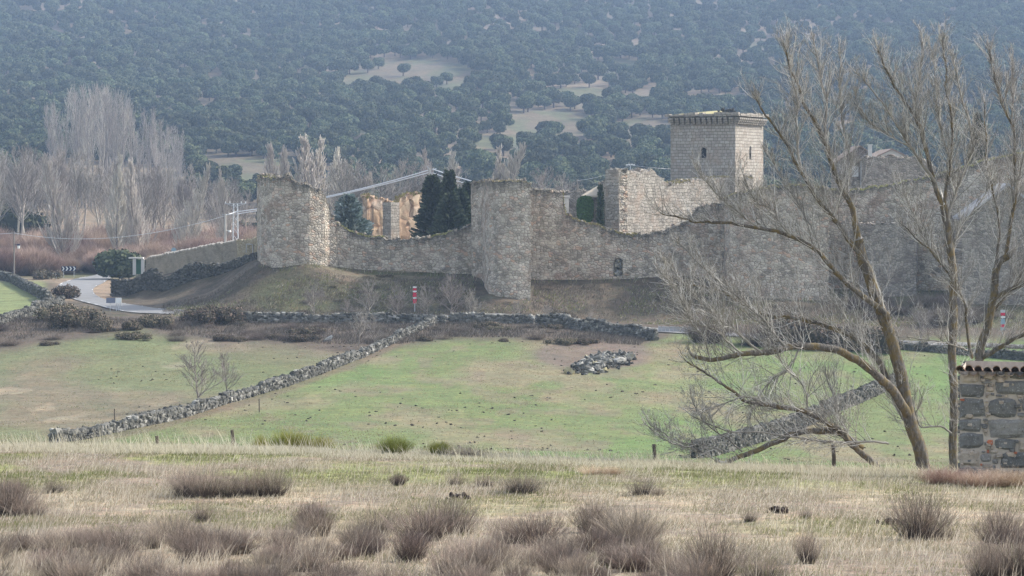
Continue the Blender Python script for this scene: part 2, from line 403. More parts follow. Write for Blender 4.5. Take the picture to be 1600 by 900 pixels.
M['dark_leaf'] = tinted('dark_evergreen_foliage', [(0, (.02, .032, .016)), (.5, (.05, .068, .034)), (1, (.12, .14, .075))], objvar=.2)
M['blue_leaf'] = tinted('blue_cedar_foliage', [(0, (.1, .135, .12)), (.5, (.2, .25, .225)), (1, (.38, .44, .42))], objvar=.02)
M['ivy'] = tinted('ivy_foliage', [(0, (.02, .045, .012)), (.5, (.05, .11, .025)), (1, (.08, .17, .04))], objvar=.02)
M['gorse'] = translucent(tinted('broom_foliage', [(0, (.07, .085, .018)), (.5, (.2, .21, .045)), (1, (.38, .37, .1))], objvar=.1), .4)
M['bramble'] = tinted('bramble_scrub', [(0, (.045, .043, .028)), (.45, (.09, .078, .05)), (.8, (.16, .125, .09)), (1, (.27, .2, .15))], objvar=.25)
M['red_twig'] = tinted('reddish_twigs', [(0, (.19, .135, .11)), (.5, (.31, .22, .18)), (1, (.47, .34, .27))], objvar=.28)
M['pale_twig'] = tinted('pale_twigs', [(0, (.29, .255, .22)), (.5, (.44, .395, .34)), (1, (.62, .57, .5))], objvar=.12)
M['grove_twig'] = tinted('grove_twigs', [(0, (.15, .13, .115)), (.5, (.25, .22, .195)), (1, (.38, .345, .31))], objvar=.15)
M['slope_twig'] = tinted('slope_grove_twigs', [(0, (.2, .18, .16)), (.5, (.31, .28, .25)), (1, (.46, .42, .38))], objvar=.12)
M['heath'] = tinted('heather_twigs', [(0, (.07, .058, .05)), (.4, (.155, .13, .113)), (.75, (.27, .22, .185)), (1, (.45, .34, .26))], objvar=.2)
M['bark'] = None
t = NT('willow_bark'); v = t.coord(); n = t.noise(v, 3.2, 6, .75); n2 = t.noise(t.coord('Object', (9, 9, 2)), 2.0, 5, .7)
gn = t.node('ShaderNodeNewGeometry'); sp = t.node('ShaderNodeSeparateXYZ'); t.L(gn.outputs['Normal'], sp.inputs[0])
c = t.ramp(n2, [(.3, (.045, .04, .035)), (.5, (.115, .105, .093)), (.72, (.27, .255, .235))])
c = t.mix(t.math('MULTIPLY', t.ramp(n, [(.47, g3(0)), (.58, g3(.75))]), t.ramp(t.attr('tint'), [(.35, g3(0)), (.6, g3(1))])), c, (.165, .12, .045))
t.base(c); t.bump(n2, .8, .03); M['bark'] = t.m
M['branch'] = tinted('willow_branches', [(0, (.11, .1, .088)), (.5, (.26, .242, .22)), (1, (.62, .6, .57))], objvar=.02)
M['grass'] = tinted('dry_grass', [(0, (.13, .15, .055)), (.25, (.21, .22, .095)), (.45, (.22, .19, .13)), (.7, (.36, .315, .235)), (1, (.64, .58, .47))], objvar=.01); translucent(M['grass'], .45)
M['moss'] = tinted('wall_top_moss', [(0, (.07, .07, .03)), (.5, (.22, .2, .07)), (1, (.45, .4, .2))], objvar=.02)
M['asphalt'] = simple('road_asphalt', (.185, .185, .185), .85, .3, .5)
M['white'] = simple('white_paint', (.7, .7, .68), .6, .1)
M['steel'] = simple('galvanised_steel', (.42, .44, .46), .5, .15, 6)
M['cable'] = simple('pale_cable', (.7, .71, .74), .5, .05)
M['wood'] = simple('weathered_wood', (.2, .18, .155), .9, .3, 8)
M['concrete'] = simple('concrete', (.42, .4, .37), .9, .2, 3)
M['navy'] = simple('navy_panel', (.015, .02, .05), .5, .1)
M['greypanel'] = simple('grey_panel', (.16, .18, .24), .5, .1)
M['red'] = simple('red_paint', (.55, .03, .07), .5, .1)
M['palewhite'] = simple('pale_render', (.55, .53, .5), .85, .15, 2)
M['blue'] = simple('pale_blue_paint', (.25, .35, .42), .5, .1)
M['green'] = simple('green_door_paint', (.05, .13, .085), .6, .15)
M['roof'] = simple('weathered_roof_tiles', (.26, .2, .165), .9, .3, 1.5)
M['tanroof'] = simple('beige_roof', (.4, .35, .28), .85, .12, 2)
M['dark'] = simple('dark_opening', (.012, .014, .022), .6, .1)
M['lead'] = simple('grey_roof_edge', (.36, .36, .37), .8, .15, 2)

# ------------------------------------------------------------------ ground sheets
MU = np.concatenate([np.linspace(-3300, -120, 60)[:-1], np.arange(-120, 1720, 3.0), np.linspace(1720, 4900, 60)])
def sheet(name, Dl, mat, colfn):
    U, D = np.meshgrid(MU, Dl, indexing='ij')
    X = (U - 800) / F * np.maximum(D, 12); Z = gz(X, D)
    if D.max() < 70: Z = Z + .05 * (fbm(X * 2.2, D * 2.2, 4.0, 4) - .5)
    R = HZ - Z * F / np.maximum(D, 1)
    C = colfn(U, D, R, X)
    n, m = U.shape
    V = np.stack([X, D, Z], -1).reshape(-1, 3)
    i = (np.arange(n - 1)[:, None] * m + np.arange(m - 1)[None]).ravel()
    Q = np.stack([i, i + m, i + m + 1, i + 1], 1)
    me = mesh_from(name, V, [Q], mat, True, {'Col': C.reshape(-1, 3)})
    o = link(name, me); tag(o, kind='structure'); return o
def lerp(a, b, t): return np.asarray(a) * (1 - t[..., None]) + np.asarray(b) * t[..., None]
STRAW, SOIL, GREEN = (.305, .27, .195), (.175, .15, .118), (.155, .185, .065)
def col_meadow(U, D, R, X):
    n = fbm(X / 2.5, D / 4.0, 2.0, 5); n2 = fbm(X / 1.1, D / 1.6, 7.0, 4); n3 = fbm(X / 5, D / 6, 9.0, 4)
    C = lerp((.19, .165, .128), STRAW, sstep(.38, .62, n))
    C = lerp(C, SOIL, sstep(.52, .7, n2) * .7)
    gr = sstep(43, 51, D) * (1 - sstep(58.5, 61, D)) * sstep(.30, .52, n + .1 * sstep(300, 900, U))
    gr = np.maximum(gr, sstep(.55, .72, n3) * .45 * sstep(26, 34, D))
    C = lerp(C, GREEN, gr * .85)
    return C
DW = [(80, 692), (130, 686), (250, 660), (340, 634), (440, 605), (520, 575), (560, 560), (640, 522), (690, 502)]
def col_pasture(U, D, R, X):
    wall_r = np.interp(U, [p[0] for p in DW], [p[1] for p in DW])
    left = sstep(-3, 3, wall_r - R) * (1 - sstep(690, 700, U))
    n = fbm(X / 9, D / 22, 1.0, 5); n2 = fbm(X / 3, D / 8, 5.0, 5); n3 = fbm(X / 16, D / 34, 8.0, 4)
    right = lerp((.105, .142, .055), (.15, .145, .085), sstep(.5, .7, n))
    right = lerp(right, (.088, .152, .046), sstep(.5, .66, n3) * .85)
    right = lerp(right, (.14, .115, .085), sstep(.58, .72, n2) * .5)
    lf = lerp((.105, .115, .062), (.13, .12, .08), sstep(.38, .6, n))
    lf = lerp(lf, (.105, .135, .06), sstep(.52, .66, n3) * .7)
    lf = lerp(lf, (.22, .2, .14), sstep(.56, .7, n2) * sstep(.5, .62, n) * .6)
    C = lerp(right, lf, left)
    # brown scrubby margin under the road bank
    lim = np.interp(U, [0, 200, 330, 480, 560, 700, 850, 1000, 1060, 1200], [548, 516, 535, 540, 555, 530, 533, 545, 516, 530])
    br = sstep(10, -8, R - lim + 14 * (n2 - .5))
    C = lerp(C, (.075, .062, .05), br * .95)
    # bare earth around the heap of stones
    e = ((U - 925) / 100) ** 2 + ((R - 556) / 24) ** 2
    C = lerp(C, (.12, .096, .08), sstep(1.2, .6, e + .5 * (n2 - .5)) * .9)
    # trampled strip along the diagonal wall
    C = lerp(C, (.115, .095, .07), sstep(9, 2, np.abs(wall_r + 6 - R)) * (U < 690) * .7)
    return C
def col_terrain(U, D, R, X):
    n = fbm(X / 7, D / 10, 1.5, 5); n2 = fbm(X / 2.4, D / 3.5, 5.5, 5); n3 = fbm(X / 14, D / 14, 9.5, 4)
    C = lerp((.062, .056, .038), (.1, .085, .062), sstep(.4, .62, n2))
    C = lerp(C, (.085, .1, .048), sstep(.52, .68, n3) * .6)
    C = lerp(C, (.06, .052, .038), sstep(.56, .7, n2) * .7)
    C = lerp(C, (.2, .17, .13), sstep(.64, .67, fbm(X / 20, D / 3.5, 3.3, 4)) * .35)
    g = sstep(80, 60, U) * (D < 420) * sstep(288, 292, D)
    C = lerp(C, (.15, .19, .08), g * .9)
    dr = sstep(70, 110, U) * sstep(200, 165, U + 30 * (n - .5)) * sstep(330, 350, D)
    C = lerp(C, (.25, .2, .14), dr * .8)
    C = lerp(C, (.2, .165, .115), sstep(400, 430, D))
    yg = sstep(1500, 1540, U) * sstep(326, 332, D) * (D < 350)
    C = lerp(C, (.22, .22, .09), yg * .8)
    return C
CLEAR = [(650, 124, 104, 30), (560, 140, 30, 14), (965, 104, 48, 12), (905, 149, 62, 12), (1008, 206, 54, 20), (1110, 158, 75, 9), (860, 192, 70, 18), (720, 152, 45, 8), (1000, 158, 40, 8), (1240, 70, 110, 6), (790, 222, 60, 10),
         (1450, 120, 60, 7), (430, 270, 60, 24), (360, 262, 50, 16), (600, 96, 40, 5), (1310, 205, 40, 10), (480, 100, 30, 5), (420, 215, 22, 6), (930, 165, 55, 6), (885, 205, 40, 6), (1060, 130, 30, 5), (330, 190, 18, 6), (560, 205, 30, 4), (680, 60, 40, 4), (240, 40, 30, 4), (860, 60, 40, 5), (1180, 110, 60, 6), (1350, 40, 60, 5), (1500, 170, 50, 7), (960, 232, 45, 8), (1330, 150, 40, 6)]
def clearing(U, R):
    e = np.full(np.shape(U), 9.0)
    for a, b, w, h in CLEAR: e = np.minimum(e, ((U - a) / w) ** 2 + ((R - b) / h) ** 2)
    return e
def col_hill(U, D, R, X):
    n = fbm(X / 60, D / 120, 1.0, 5); n2 = fbm(X / 18, D / 40, 4.0, 5)
    C = lerp((.1, .088, .06), (.15, .125, .085), sstep(.4, .6, n))
    cl = lerp((.098, .086, .056), (.075, .084, .044), sstep(.45, .6, n2))
    C = lerp(C, cl, np.maximum(sstep(1.5, .9, clearing(U, R) + .5 * (n2 - .5)), sstep(560, 480, D)))
    return C
DM = np.concatenate([np.linspace(-75, 16, 30)[:-1], np.arange(16, 24, .4), np.arange(24, 50, .1), np.arange(50, 66.01, .12)])
DP = np.concatenate([[DM[-1]], np.linspace(67, 160, 60), np.arange(160.5, 297, .6)])
DT = np.concatenate([[DP[-1]], np.arange(297.2, 350, .45), np.arange(350, 430, 1.5)])
DH = np.concatenate([[DT[-1]], np.arange(432, 700, 6), np.linspace(702, 2650, 260)])
sheet('meadow', DM, M['meadow'], col_meadow)
sheet('pasture', DP, M['pasture'], col_pasture)
sheet('terrain', DT, M['terrain'], col_terrain)
sheet('hillside', DH, M['hill'], col_hill)

# ------------------------------------------------------------------ road
pairs = [((225,417),(236,419)),((193,422.4),(205,426)),((157.5,428.7),(177,433.6)),((109,438.5),(161,443)),((89,448),(148,450)),((92,456),(146,456.5)),((104,463.7),(152,463)),((125,471),(166,469)),((146,476.5),(192,474.5)),((174,484),(222,479)),((205,489),(252,483))]
Lf, Rt = [], []
for a, b in pairs:
    Lf.append(G(a[0], a[1], 288, 560)); Rt.append(G(b[0], b[1], 288, 560))
for px, D, w in [(300, 303, 3), (380, 299, 3), (450, 298, 3), (600, 298, 3), (760, 297.5, 3), (900, 295, 3), (1000, 289, 3), (1100, 285, 3), (1300, 283, 3), (1600, 281, 3), (1950, 278, 3)]:
    x = (px - 800) / F * D
    Lf.append(np.array([x, D - w, 0])); Rt.append(np.array([x, D + w, 0]))
def resample(A, per):
    A = np.asarray(A)[:, :2]; t = np.arange(len(A)); s = np.linspace(0, len(A) - 1, (len(A) - 1) * per + 1)
    # catmull-rom
    i = np.clip(s.astype(int), 0, len(A) - 2); f = (s - i)[:, None]
    p0 = A[np.maximum(i - 1, 0)]; p1 = A[i]; p2 = A[i + 1]; p3 = A[np.minimum(i + 2, len(A) - 1)]
    return .5 * ((2*p1) + (-p0+p2)*f + (2*p0-5*p1+4*p2-p3)*f*f + (-p0+3*p1-3*p2+p3)*f**3)
LL, RR = resample(Lf, 10), resample(Rt, 10)
def strip(name, f0, f1, lift, mat, sel=None, W=6, kind='structure'):
    fr = np.linspace(f0, f1, W)
    XY = LL[:, None] * (1 - fr[None, :, None]) + RR[:, None] * fr[None, :, None]
    base = LL[:, None] * .5 + RR[:, None] * .5
    Z = gz(XY[..., 0], XY[..., 1]) * .6 + gz(base[..., 0], base[..., 1]) * .4
    Z = np.maximum(Z, gz(XY[..., 0], XY[..., 1])) + lift
    n = len(LL); V = np.concatenate([XY, Z[..., None]], -1).reshape(-1, 3)
    i = (np.arange(n - 1)[:, None] * W + np.arange(W - 1)[None])
    if sel is not None: i = i[sel(np.arange(n - 1))]
    i = i.ravel()
    me = mesh_from(name, V, [np.stack([i, i + 1, i + W + 1, i + W], 1)], mat, True)
    return tag(link(name, me), kind=kind)
strip('road', 0, 1, .10, M['asphalt'], W=10)
strip('road_markings', .02, .045, .13, M['white'], sel=lambda k: (k % 5 < 2) & (k > 15), W=3)
strip('road_markings', .965, .985, .13, M['white'], sel=lambda k: (k % 9 < 1) & (k > 15), W=3)

# ------------------------------------------------------------------ stones
def cube_ball():
    g = np.array([-1, 0, 1.0]); V = []; idx = {}
    for x in g:
        for y in g:
            for z in g:
                if max(abs(x), abs(y), abs(z)) == 1: idx[(x, y, z)] = len(V); V.append((x, y, z))
    Q = []
    for ax in range(3):
        for s in (-1.0, 1.0):
            o = [a for a in range(3) if a != ax]
            for i in range(2):
                for j in range(2):
                    q = []
                    for (di, dj) in ((0,0),(1,0),(1,1),(0,1)):
                        p = [0, 0, 0]; p[ax] = s; p[o[0]] = g[i+di]; p[o[1]] = g[j+dj]; q.append(idx[tuple(p)])
                    if (s > 0) != (ax == 1): Q.append(q)
                    else: Q.append(q[::-1])
    V = np.array(V); n = np.linalg.norm(V, axis=1)[:, None]
    V = V * .55 + V / n * .62
    return V, np.array(Q)
CB, CQ = cube_ball()
def stones(mb, C, S, rng, rz=None, jit=.16, tint=None, tilt=.25):
    C = np.asarray(C, float); S = np.asarray(S, float); n = len(C)
    rz = rng.uniform(0, pi, n) if rz is None else np.asarray(rz)
    tx = rng.normal(0, tilt, n); ty = rng.normal(0, tilt, n)
    V = CB[None] * (1 + rng.normal(0, jit, (n, len(CB), 1))) * S[:, None] / 2
    c, s = np.cos(tx)[:, None], np.sin(tx)[:, None]
    y, z = V[..., 1] * c - V[..., 2] * s, V[..., 1] * s + V[..., 2] * c; V[..., 1], V[..., 2] = y, z
    c, s = np.cos(ty)[:, None], np.sin(ty)[:, None]
    x, z = V[..., 0] * c + V[..., 2] * s, -V[..., 0] * s + V[..., 2] * c; V[..., 0], V[..., 2] = x, z
    c, s = np.cos(rz)[:, None], np.sin(rz)[:, None]
    x, y = V[..., 0] * c - V[..., 1] * s, V[..., 0] * s + V[..., 1] * c; V[..., 0], V[..., 1] = x, y
    V = V + C[:, None]
    Q = (CQ[None] + (np.arange(n) * len(CB))[:, None, None]).reshape(-1, 4)
    t = rng.random(n) if tint is None else tint
    mb.add(V.reshape(-1, 3), Q, tint=np.repeat(t, len(CB)))
def dry_wall(pts, H, label, W=.7, s=.42, seed=1, tint=(0, .95), z_off=0.0, mat='fieldstone'):
    """pts: world xy(z) points; H height or list"""
    rng = np.random.default_rng(seed)
    pts = np.asarray(pts, float)[:, :2]; H = np.broadcast_to(H, len(pts)).astype(float)
    seg = np.linalg.norm(np.diff(pts, axis=0), axis=1); cum = np.concatenate([[0], np.cumsum(seg)])
    L = cum[-1]; C = []; S = []; RZ = []
    Hm = H.max(); courses = int(Hm / (s * .62)) + 1
    for k in range(courses):
        for side in ((-1, 1) if W > .5 else (0,)):
            d = rng.uniform(0, s)
            while d < L:
                w = s * rng.uniform(.6, 1.5); m = d + w / 2
                x = np.interp(m, cum, pts[:, 0]); y = np.interp(m, cum, pts[:, 1]); h = np.interp(m, cum, H)
                h = h * (0.68 + .62 * float(vnoise(m * .3, seed * 3.1, 0.5)))
                zz = s * .62 * (k + .4)
                if zz < h:
                    i = min(np.searchsorted(cum, m), len(pts) - 1); dx, dy = pts[i] - pts[i - 1]; ang = math.atan2(dy, dx)
                    off = side * (W / 2 - .18) * (1 - .25 * zz / Hm) + rng.normal(0, .05)
                    x2, y2 = x - sin(ang) * off, y + cos(ang) * off
                    C.append((x2, y2, float(gz(x2, y2)) + zz + rng.normal(0, .03) + z_off)); S.append((w * 1.05, s * rng.uniform(.9, 1.3), s * rng.uniform(.6, .95))); RZ.append(ang + rng.normal(0, .2))
                d += w
    mb = MB(); stones(mb, C, S, rng, RZ, tint=np.clip(rng.beta(2, 2.4, len(C)) * (tint[1] - tint[0]) + tint[0], 0, 1))
    at = (pts[0][0], pts[0][1], float(gz(*pts[0])))
    o = mb.build('dry_stone_wall', M[mat], at=at)
    return tag(o, label, 'stone wall')
def GL(lst, lo, hi): return [G(a, b, lo, hi) for a, b in lst]
dry_wall(GL(DW, 165, 300), 0.9, 'long grey dry-stone wall running diagonally up the pasture towards the road', seed=3)
dry_wall([ground_pt(a, d) for a, d in [(372, 291.5), (450, 291.5), (560, 291.5), (640, 291.5), (695, 290)]], 1.15, 'low grey dry-stone wall beside the road below the corner tower', seed=4, tint=(.15, 1))
dry_wall([ground_pt(a, d) for a, d in [(700, 290.5), (745, 291), (800, 291), (832, 290)]], 1.2, 'short broken stretch of dry-stone wall below the middle tower', seed=5, tint=(.2, 1))
dry_wall([ground_pt(a, d) for a, d in [(836, 288.5), (880, 287), (930, 283), (980, 279), (1024, 274)]], 1.35, 'dry-stone wall curving above the stone heap to the road opening', seed=6, tint=(.1, 1))
dry_wall(GL([(1085, 716), (1130, 706), (1200, 686), (1250, 668), (1300, 645), (1350, 625), (1400, 603)], 160, 290), 1.3, 'dark dry-stone wall crossing the field behind the leaning bare tree', seed=7, tint=(0, .7))
dry_wall(GL([(-60, 425), (18, 441), (50, 458), (76, 473)], 280, 500), 1.5, 'dry-stone wall along the upper edge of the small green field', seed=8, tint=(0, .8))
dry_wall(GL([(98, 480), (70, 485), (44, 494), (0, 508), (-80, 520)], 270, 400), 1.4, 'dry-stone wall along the lower edge of the small green field', seed=9, tint=(0, .85))
WC = [(174, 352), (200, 351), (248, 344.5), (289, 340), (330, 336), (364, 332), (385, 329), (404, 326)]
dry_wall([((a - 800) / F * d, d) for a, d in WC], [2.6, 2.7, 2.5, 2.2, 1.7, 1.2, 1.1, 1.0], 'tall dark dry-stone retaining wall rising from the road bend to the corner tower', W=.9, s=.36, seed=10, tint=(0, .62))
dry_wall(GL([(1400, 545), (1480, 552), (1560, 560), (1680, 566)], 255, 300), .9, 'low dry-stone wall beside the road behind the roofed stone hut', seed=11, tint=(.1, .8))

# stone heap
rng = np.random.default_rng(21); C = []; S = []
hc = G(940, 570, 200, 300)
for k in range(420):
    a, b = rng.normal(0, .55), rng.normal(0, .5)
    if a*a + b*b > 1.1: continue
    x = hc[0] + a * 4.0; y = hc[1] + b * 7 + a * 6.5
    sz = rng.choice([.25, .36, .5, .72], p=[.4, .3, .22, .08])
    h = max(0, 1 - (a*a + b*b)) * .65
    C.append((x, y, float(gz(x, y)) + h * rng.uniform(.1, 1) + sz * .2)); S.append((sz * rng.uniform(.8, 1.6), sz, sz * rng.uniform(.5, .9)))
hp = thing('stone_heap', 'long loose heap of grey and lichened stones lying on bare earth in the pasture', 'stone heap', hc)
C = np.array(C); S = np.array(S); big_ = np.argsort(-S[:, 1])
for q in big_[:98]:
    mb = MB(); stones(mb, C[q:q+1], S[q:q+1], rng, tilt=.5, tint=np.clip(rng.beta(2.4, 1.5, 1), 0, 1)); mb.build('stone', M['fieldstone'], hp, hc)
mb = MB(); stones(mb, C[big_[98:]], S[big_[98:]], rng, tilt=.5); o = mb.build('small_stones', M['fieldstone'], hp, hc); o['kind'] = 'stuff'
b_ = G(512, 533, 240, 300); mb = MB(); stones(mb, [b_ + np.array([0, 0, .15])], [(.9, .6, .45)], rng, tint=np.array([.9]))
tag(mb.build('boulder', M['fieldstone'], at=b_), 'single pale boulder lying in the brown scrub above the left field', 'boulder')

# ------------------------------------------------------------------ masonry walls
def masonry(st, thick, rng_seed, res=.22, base_below=1.5, jag=.35, rough=.07, niches=(), end_jag=0.0, top_stones=True, inner=True):
    """st: (px, D, row_top, row_bot) stations seen from the camera side, left to right. Returns MB with uv and 'below'."""
    rng = np.random.default_rng(rng_seed)
    xy = np.array([((a - 800) / F * d, d) for a, d, *_ in st])
    zt = np.array([-(t - HZ) / F * d for a, d, t, b in st]); zb = np.array([-(b - HZ) / F * d - base_below for a, d, t, b in st])
    seg = np.linalg.norm(np.diff(xy, axis=0), axis=1); cum = np.concatenate([[0], np.cumsum(seg)]); L = cum[-1]
    n = max(3, int(L / res) + 1); s = np.linspace(0, L, n)
    X = np.interp(s, cum, xy[:, 0]); Y = np.interp(s, cum, xy[:, 1]); ZT = np.interp(s, cum, zt); ZB = np.interp(s, cum, zb)
    ZT = ZT + jag * (fbm(s * .8, rng_seed * 1.7 + 0 * s, 0, 4) - .5) * 2 + (.12 + jag * .8) * (vnoise(s * 1.9, 3.0 + 0 * s, 1.0) - .5) + .22 * (vnoise(s * 4.5, 6.0 + 0 * s, 2.0) - .5)
    dx, dy = np.gradient(X), np.gradient(Y)
    for _ in range(3):
        dx[1:-1] = (dx[:-2] + 2*dx[1:-1] + dx[2:]) / 4; dy[1:-1] = (dy[:-2] + 2*dy[1:-1] + dy[2:]) / 4
    ln = np.hypot(dx, dy); nx, ny = dy / ln, -dx / ln            # outward = towards camera side
    m = max(3, int((ZT - ZB).max() / res) + 1); v = np.linspace(0, 1, m)
    S, Vv = np.meshgrid(s, v, indexing='ij')
    Z = ZB[:, None] + (ZT - ZB)[:, None] * Vv
    off = rough * 2 * (fbm(S * 1.4, Z * 1.4, rng_seed, 3) - .5) + rough * 3 * (fbm(S * .25, Z * .25, rng_seed + 5, 3) - .5)
    for (px, rt, rb, wd, dep) in niches:      # px centre, rows, width m, depth m
        k = np.argmin(np.abs(X / Y * F + 800 - px)); sc0 = s[k]; D = Y[k]
        z1, z0 = -(rt - HZ) / F * D, -(rb - HZ) / F * D
        hw = wd / 2 * np.where(Z > z1 - wd / 2, np.sqrt(np.clip(1 - ((Z - (z1 - wd / 2)) / (wd / 2)) ** 2, 0, 1)), 1.0)
        off = np.where((np.abs(S - sc0) < hw) & (Z > z0) & (Z < z1), -dep, off)
    VX = X[:, None] + nx[:, None] * off; VY = Y[:, None] + ny[:, None] * off
    front = np.stack([VX, VY, Z], -1)
    mb = MB(); below = []
    i = (np.arange(n - 1)[:, None] * m + np.arange(m - 1)[None]).ravel()
    Qf = np.stack([i, i + m, i + m + 1, i + 1], 1)
    uvf = np.stack([S, Z], -1).reshape(-1, 2)
    mb.add(front.reshape(-1, 3), Qf, uv=uvf); below.append((ZT[:, None] - Z).reshape(-1))
    # back
    offb = rough * 2 * (fbm(S * 1.4 + 40, Z * 1.4, rng_seed, 3) - .5)
    BX = X[:, None] - nx[:, None] * (thick + offb); BY = Y[:, None] - ny[:, None] * (thick + offb)
    ZT2 = ZT + .3 * jag * rng.normal(0, 1, n)
    Zb = ZB[:, None] + (ZT2 - ZB)[:, None] * Vv
    back = np.stack([BX, BY, Zb], -1)
    mb.add(back.reshape(-1, 3), Qf[:, ::-1], uv=uvf + [50, 0]); below.append((ZT2[:, None] - Zb).reshape(-1))
    # top: 5 strips
    k = 6; f = np.linspace(0, 1, k)
    T = front[:, -1][:, None] * (1 - f)[None, :, None] + back[:, -1][:, None] * f[None, :, None]
    T[:, 1:-1, 2] += rng.normal(.02, .1, (n, k - 2))
    j = (np.arange(n - 1)[:, None] * k + np.arange(k - 1)[None]).ravel()
    mb.add(T.reshape(-1, 3), np.stack([j, j + k, j + k + 1, j + 1], 1), uv=np.stack([np.repeat(s, k), np.tile(f * thick, n)], 1)); below.append(np.zeros(n * k))
    for e in (0, n - 1):
        kk = 5; f = np.linspace(0, 1, kk)
        E = front[e][None] * (1 - f)[:, None, None] + back[e][None] * f[:, None, None]
        sgn = -1 if e == 0 else 1
        nrm = np.array([-ny[e], nx[e]]) * sgn
        E[1:-1, :, :2] += (rng.normal(0, end_jag + .05, (kk - 2, m)))[..., None] * nrm
        j = (np.arange(kk - 1)[:, None] * m + np.arange(m - 1)[None]).ravel()
        Q = np.stack([j, j + m, j + m + 1, j + 1], 1)
        if e == 0: Q = Q[:, ::-1]
        mb.add(E.reshape(-1, 3), Q, uv=np.stack([np.repeat(f * thick + 90, m), np.tile(Z[e], kk)], 1)); below.append(np.full(kk * m, 2.0))
    if top_stones:
        ns = int(L * 3.2); q = rng.integers(0, n, ns); f = rng.random(ns)
        C = front[q, -1] * (1 - f)[:, None] + back[q, -1] * f[:, None] + np.array([0, 0, .05])
        stones(mb, C, np.stack([rng.uniform(.25, .75, ns), rng.uniform(.25, .6, ns), rng.uniform(.15, .5, ns)], 1), rng)
        below.append(np.full(ns * len(CB), .3)); mb.UV[-1] = mb.V[-1][:, [0, 2]] 
    mb.below = np.concatenate(below) / 6.0
    mb.top = (front[:, -1], back[:, -1])
    return mb
def build_masonry(mb, name, mat, parent, at):
    V = np.concatenate(mb.V) - np.asarray(at)
    me = mesh_from(name, V, [np.concatenate(mb.Q)] + ([np.concatenate(mb.T)] if mb.T else []), mat, False, {'below': mb.below, 'tint': np.concatenate(mb.A)}, np.concatenate(mb.UV))
    return link(name, me, parent, at)
def blades(C, h, w, lean, rng, tint, wind=(0, 0), spread=1.0):
    """n upright grass blades as bent slivers"""
    n = len(C); a = rng.uniform(0, 2 * pi, n); l = lean * rng.random(n) * h
    tip = C + np.stack([np.cos(a) * l + wind[0] * h, np.sin(a) * l + wind[1] * h, h], 1)
    midp = C * .5 + tip * .5 + np.array([0, 0, 1]) * (h * .08)[:, None]
    b = rng.uniform(-.6, .6, n) 
    d = np.stack([np.cos(b), np.sin(b), 0 * b], 1) * (w / 2)[:, None]
    V = np.stack([C - d, C + d, midp + d * .7, midp - d * .7, tip], 1).reshape(-1, 3)
    i = np.arange(n) * 5
    return V, np.stack([i, i + 1, i + 2, i + 3], 1), np.stack([i + 3, i + 2, i + 4], 1), np.repeat(tint, 5)
def cap_grass(mb, parent, at, seed, s0=0, s1=1, dens=60, tint=(.3, 1), h=.3, name='grass_cap', mat='moss'):
    rng = np.random.default_rng(seed); A, B = mb.top; n = len(A); k0, k1 = int(s0 * (n - 1)), int(s1 * (n - 1))
    L = np.linalg.norm(np.diff(A[k0:k1 + 1], axis=0), axis=1).sum(); N = int(L * dens)
    q = rng.uniform(k0, k1, N); i = q.astype(int); i = np.minimum(i, n - 2); fr = (q - i)[:, None]; f = (rng.random(N) ** 1.3)[:, None]
    p = (A[i] * (1 - fr) + A[i + 1] * fr) * (1 - f) + (B[i] * (1 - fr) + B[i + 1] * fr) * f
    keep = fbm(q * .06, 0 * q, seed, 3) > .36
    p = p[keep]; N = len(p)
    p[:, 2] -= .05
    hh = h * rng.uniform(.4, 1.2, N)
    V, Q, T, t = blades(p, hh, np.full(N, .16), 1.2, rng, rng.uniform(*tint, N))
    m = MB(); m.add(V, Q, T, t)
    return m.build(name, M[mat], parent, at)

# outer circuit of the castle
base = ground_pt(790, 312)
castle = thing('castle_walls', 'long ruined castle walls with round towers, patched brown and grey rubble masonry on the mound', 'castle wall', base)
sec = []
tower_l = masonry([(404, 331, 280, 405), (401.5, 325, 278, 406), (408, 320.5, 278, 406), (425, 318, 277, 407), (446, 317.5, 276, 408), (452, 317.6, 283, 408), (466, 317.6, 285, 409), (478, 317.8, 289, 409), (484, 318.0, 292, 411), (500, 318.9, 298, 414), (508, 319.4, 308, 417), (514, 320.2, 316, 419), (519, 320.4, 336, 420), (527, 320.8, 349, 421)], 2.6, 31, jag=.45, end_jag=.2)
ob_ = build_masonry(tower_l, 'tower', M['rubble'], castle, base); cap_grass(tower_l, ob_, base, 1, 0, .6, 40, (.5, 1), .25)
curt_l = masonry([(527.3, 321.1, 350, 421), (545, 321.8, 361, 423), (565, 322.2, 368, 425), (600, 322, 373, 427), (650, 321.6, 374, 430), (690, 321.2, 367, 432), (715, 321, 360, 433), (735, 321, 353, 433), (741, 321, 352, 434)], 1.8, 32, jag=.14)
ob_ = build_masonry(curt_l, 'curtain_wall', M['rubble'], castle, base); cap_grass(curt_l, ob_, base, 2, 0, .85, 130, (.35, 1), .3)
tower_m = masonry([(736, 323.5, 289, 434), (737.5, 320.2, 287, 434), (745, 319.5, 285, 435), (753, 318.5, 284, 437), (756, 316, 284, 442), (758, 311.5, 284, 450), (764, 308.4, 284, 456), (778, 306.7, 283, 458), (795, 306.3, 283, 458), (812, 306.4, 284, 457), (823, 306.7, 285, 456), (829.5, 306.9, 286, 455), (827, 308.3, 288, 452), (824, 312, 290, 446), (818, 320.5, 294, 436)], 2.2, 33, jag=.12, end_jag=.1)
ob_ = build_masonry(tower_m, 'tower', M['rubble'], castle, base); cap_grass(tower_m, ob_, base, 3, .1, .95, 60, (.6, 1), .2)
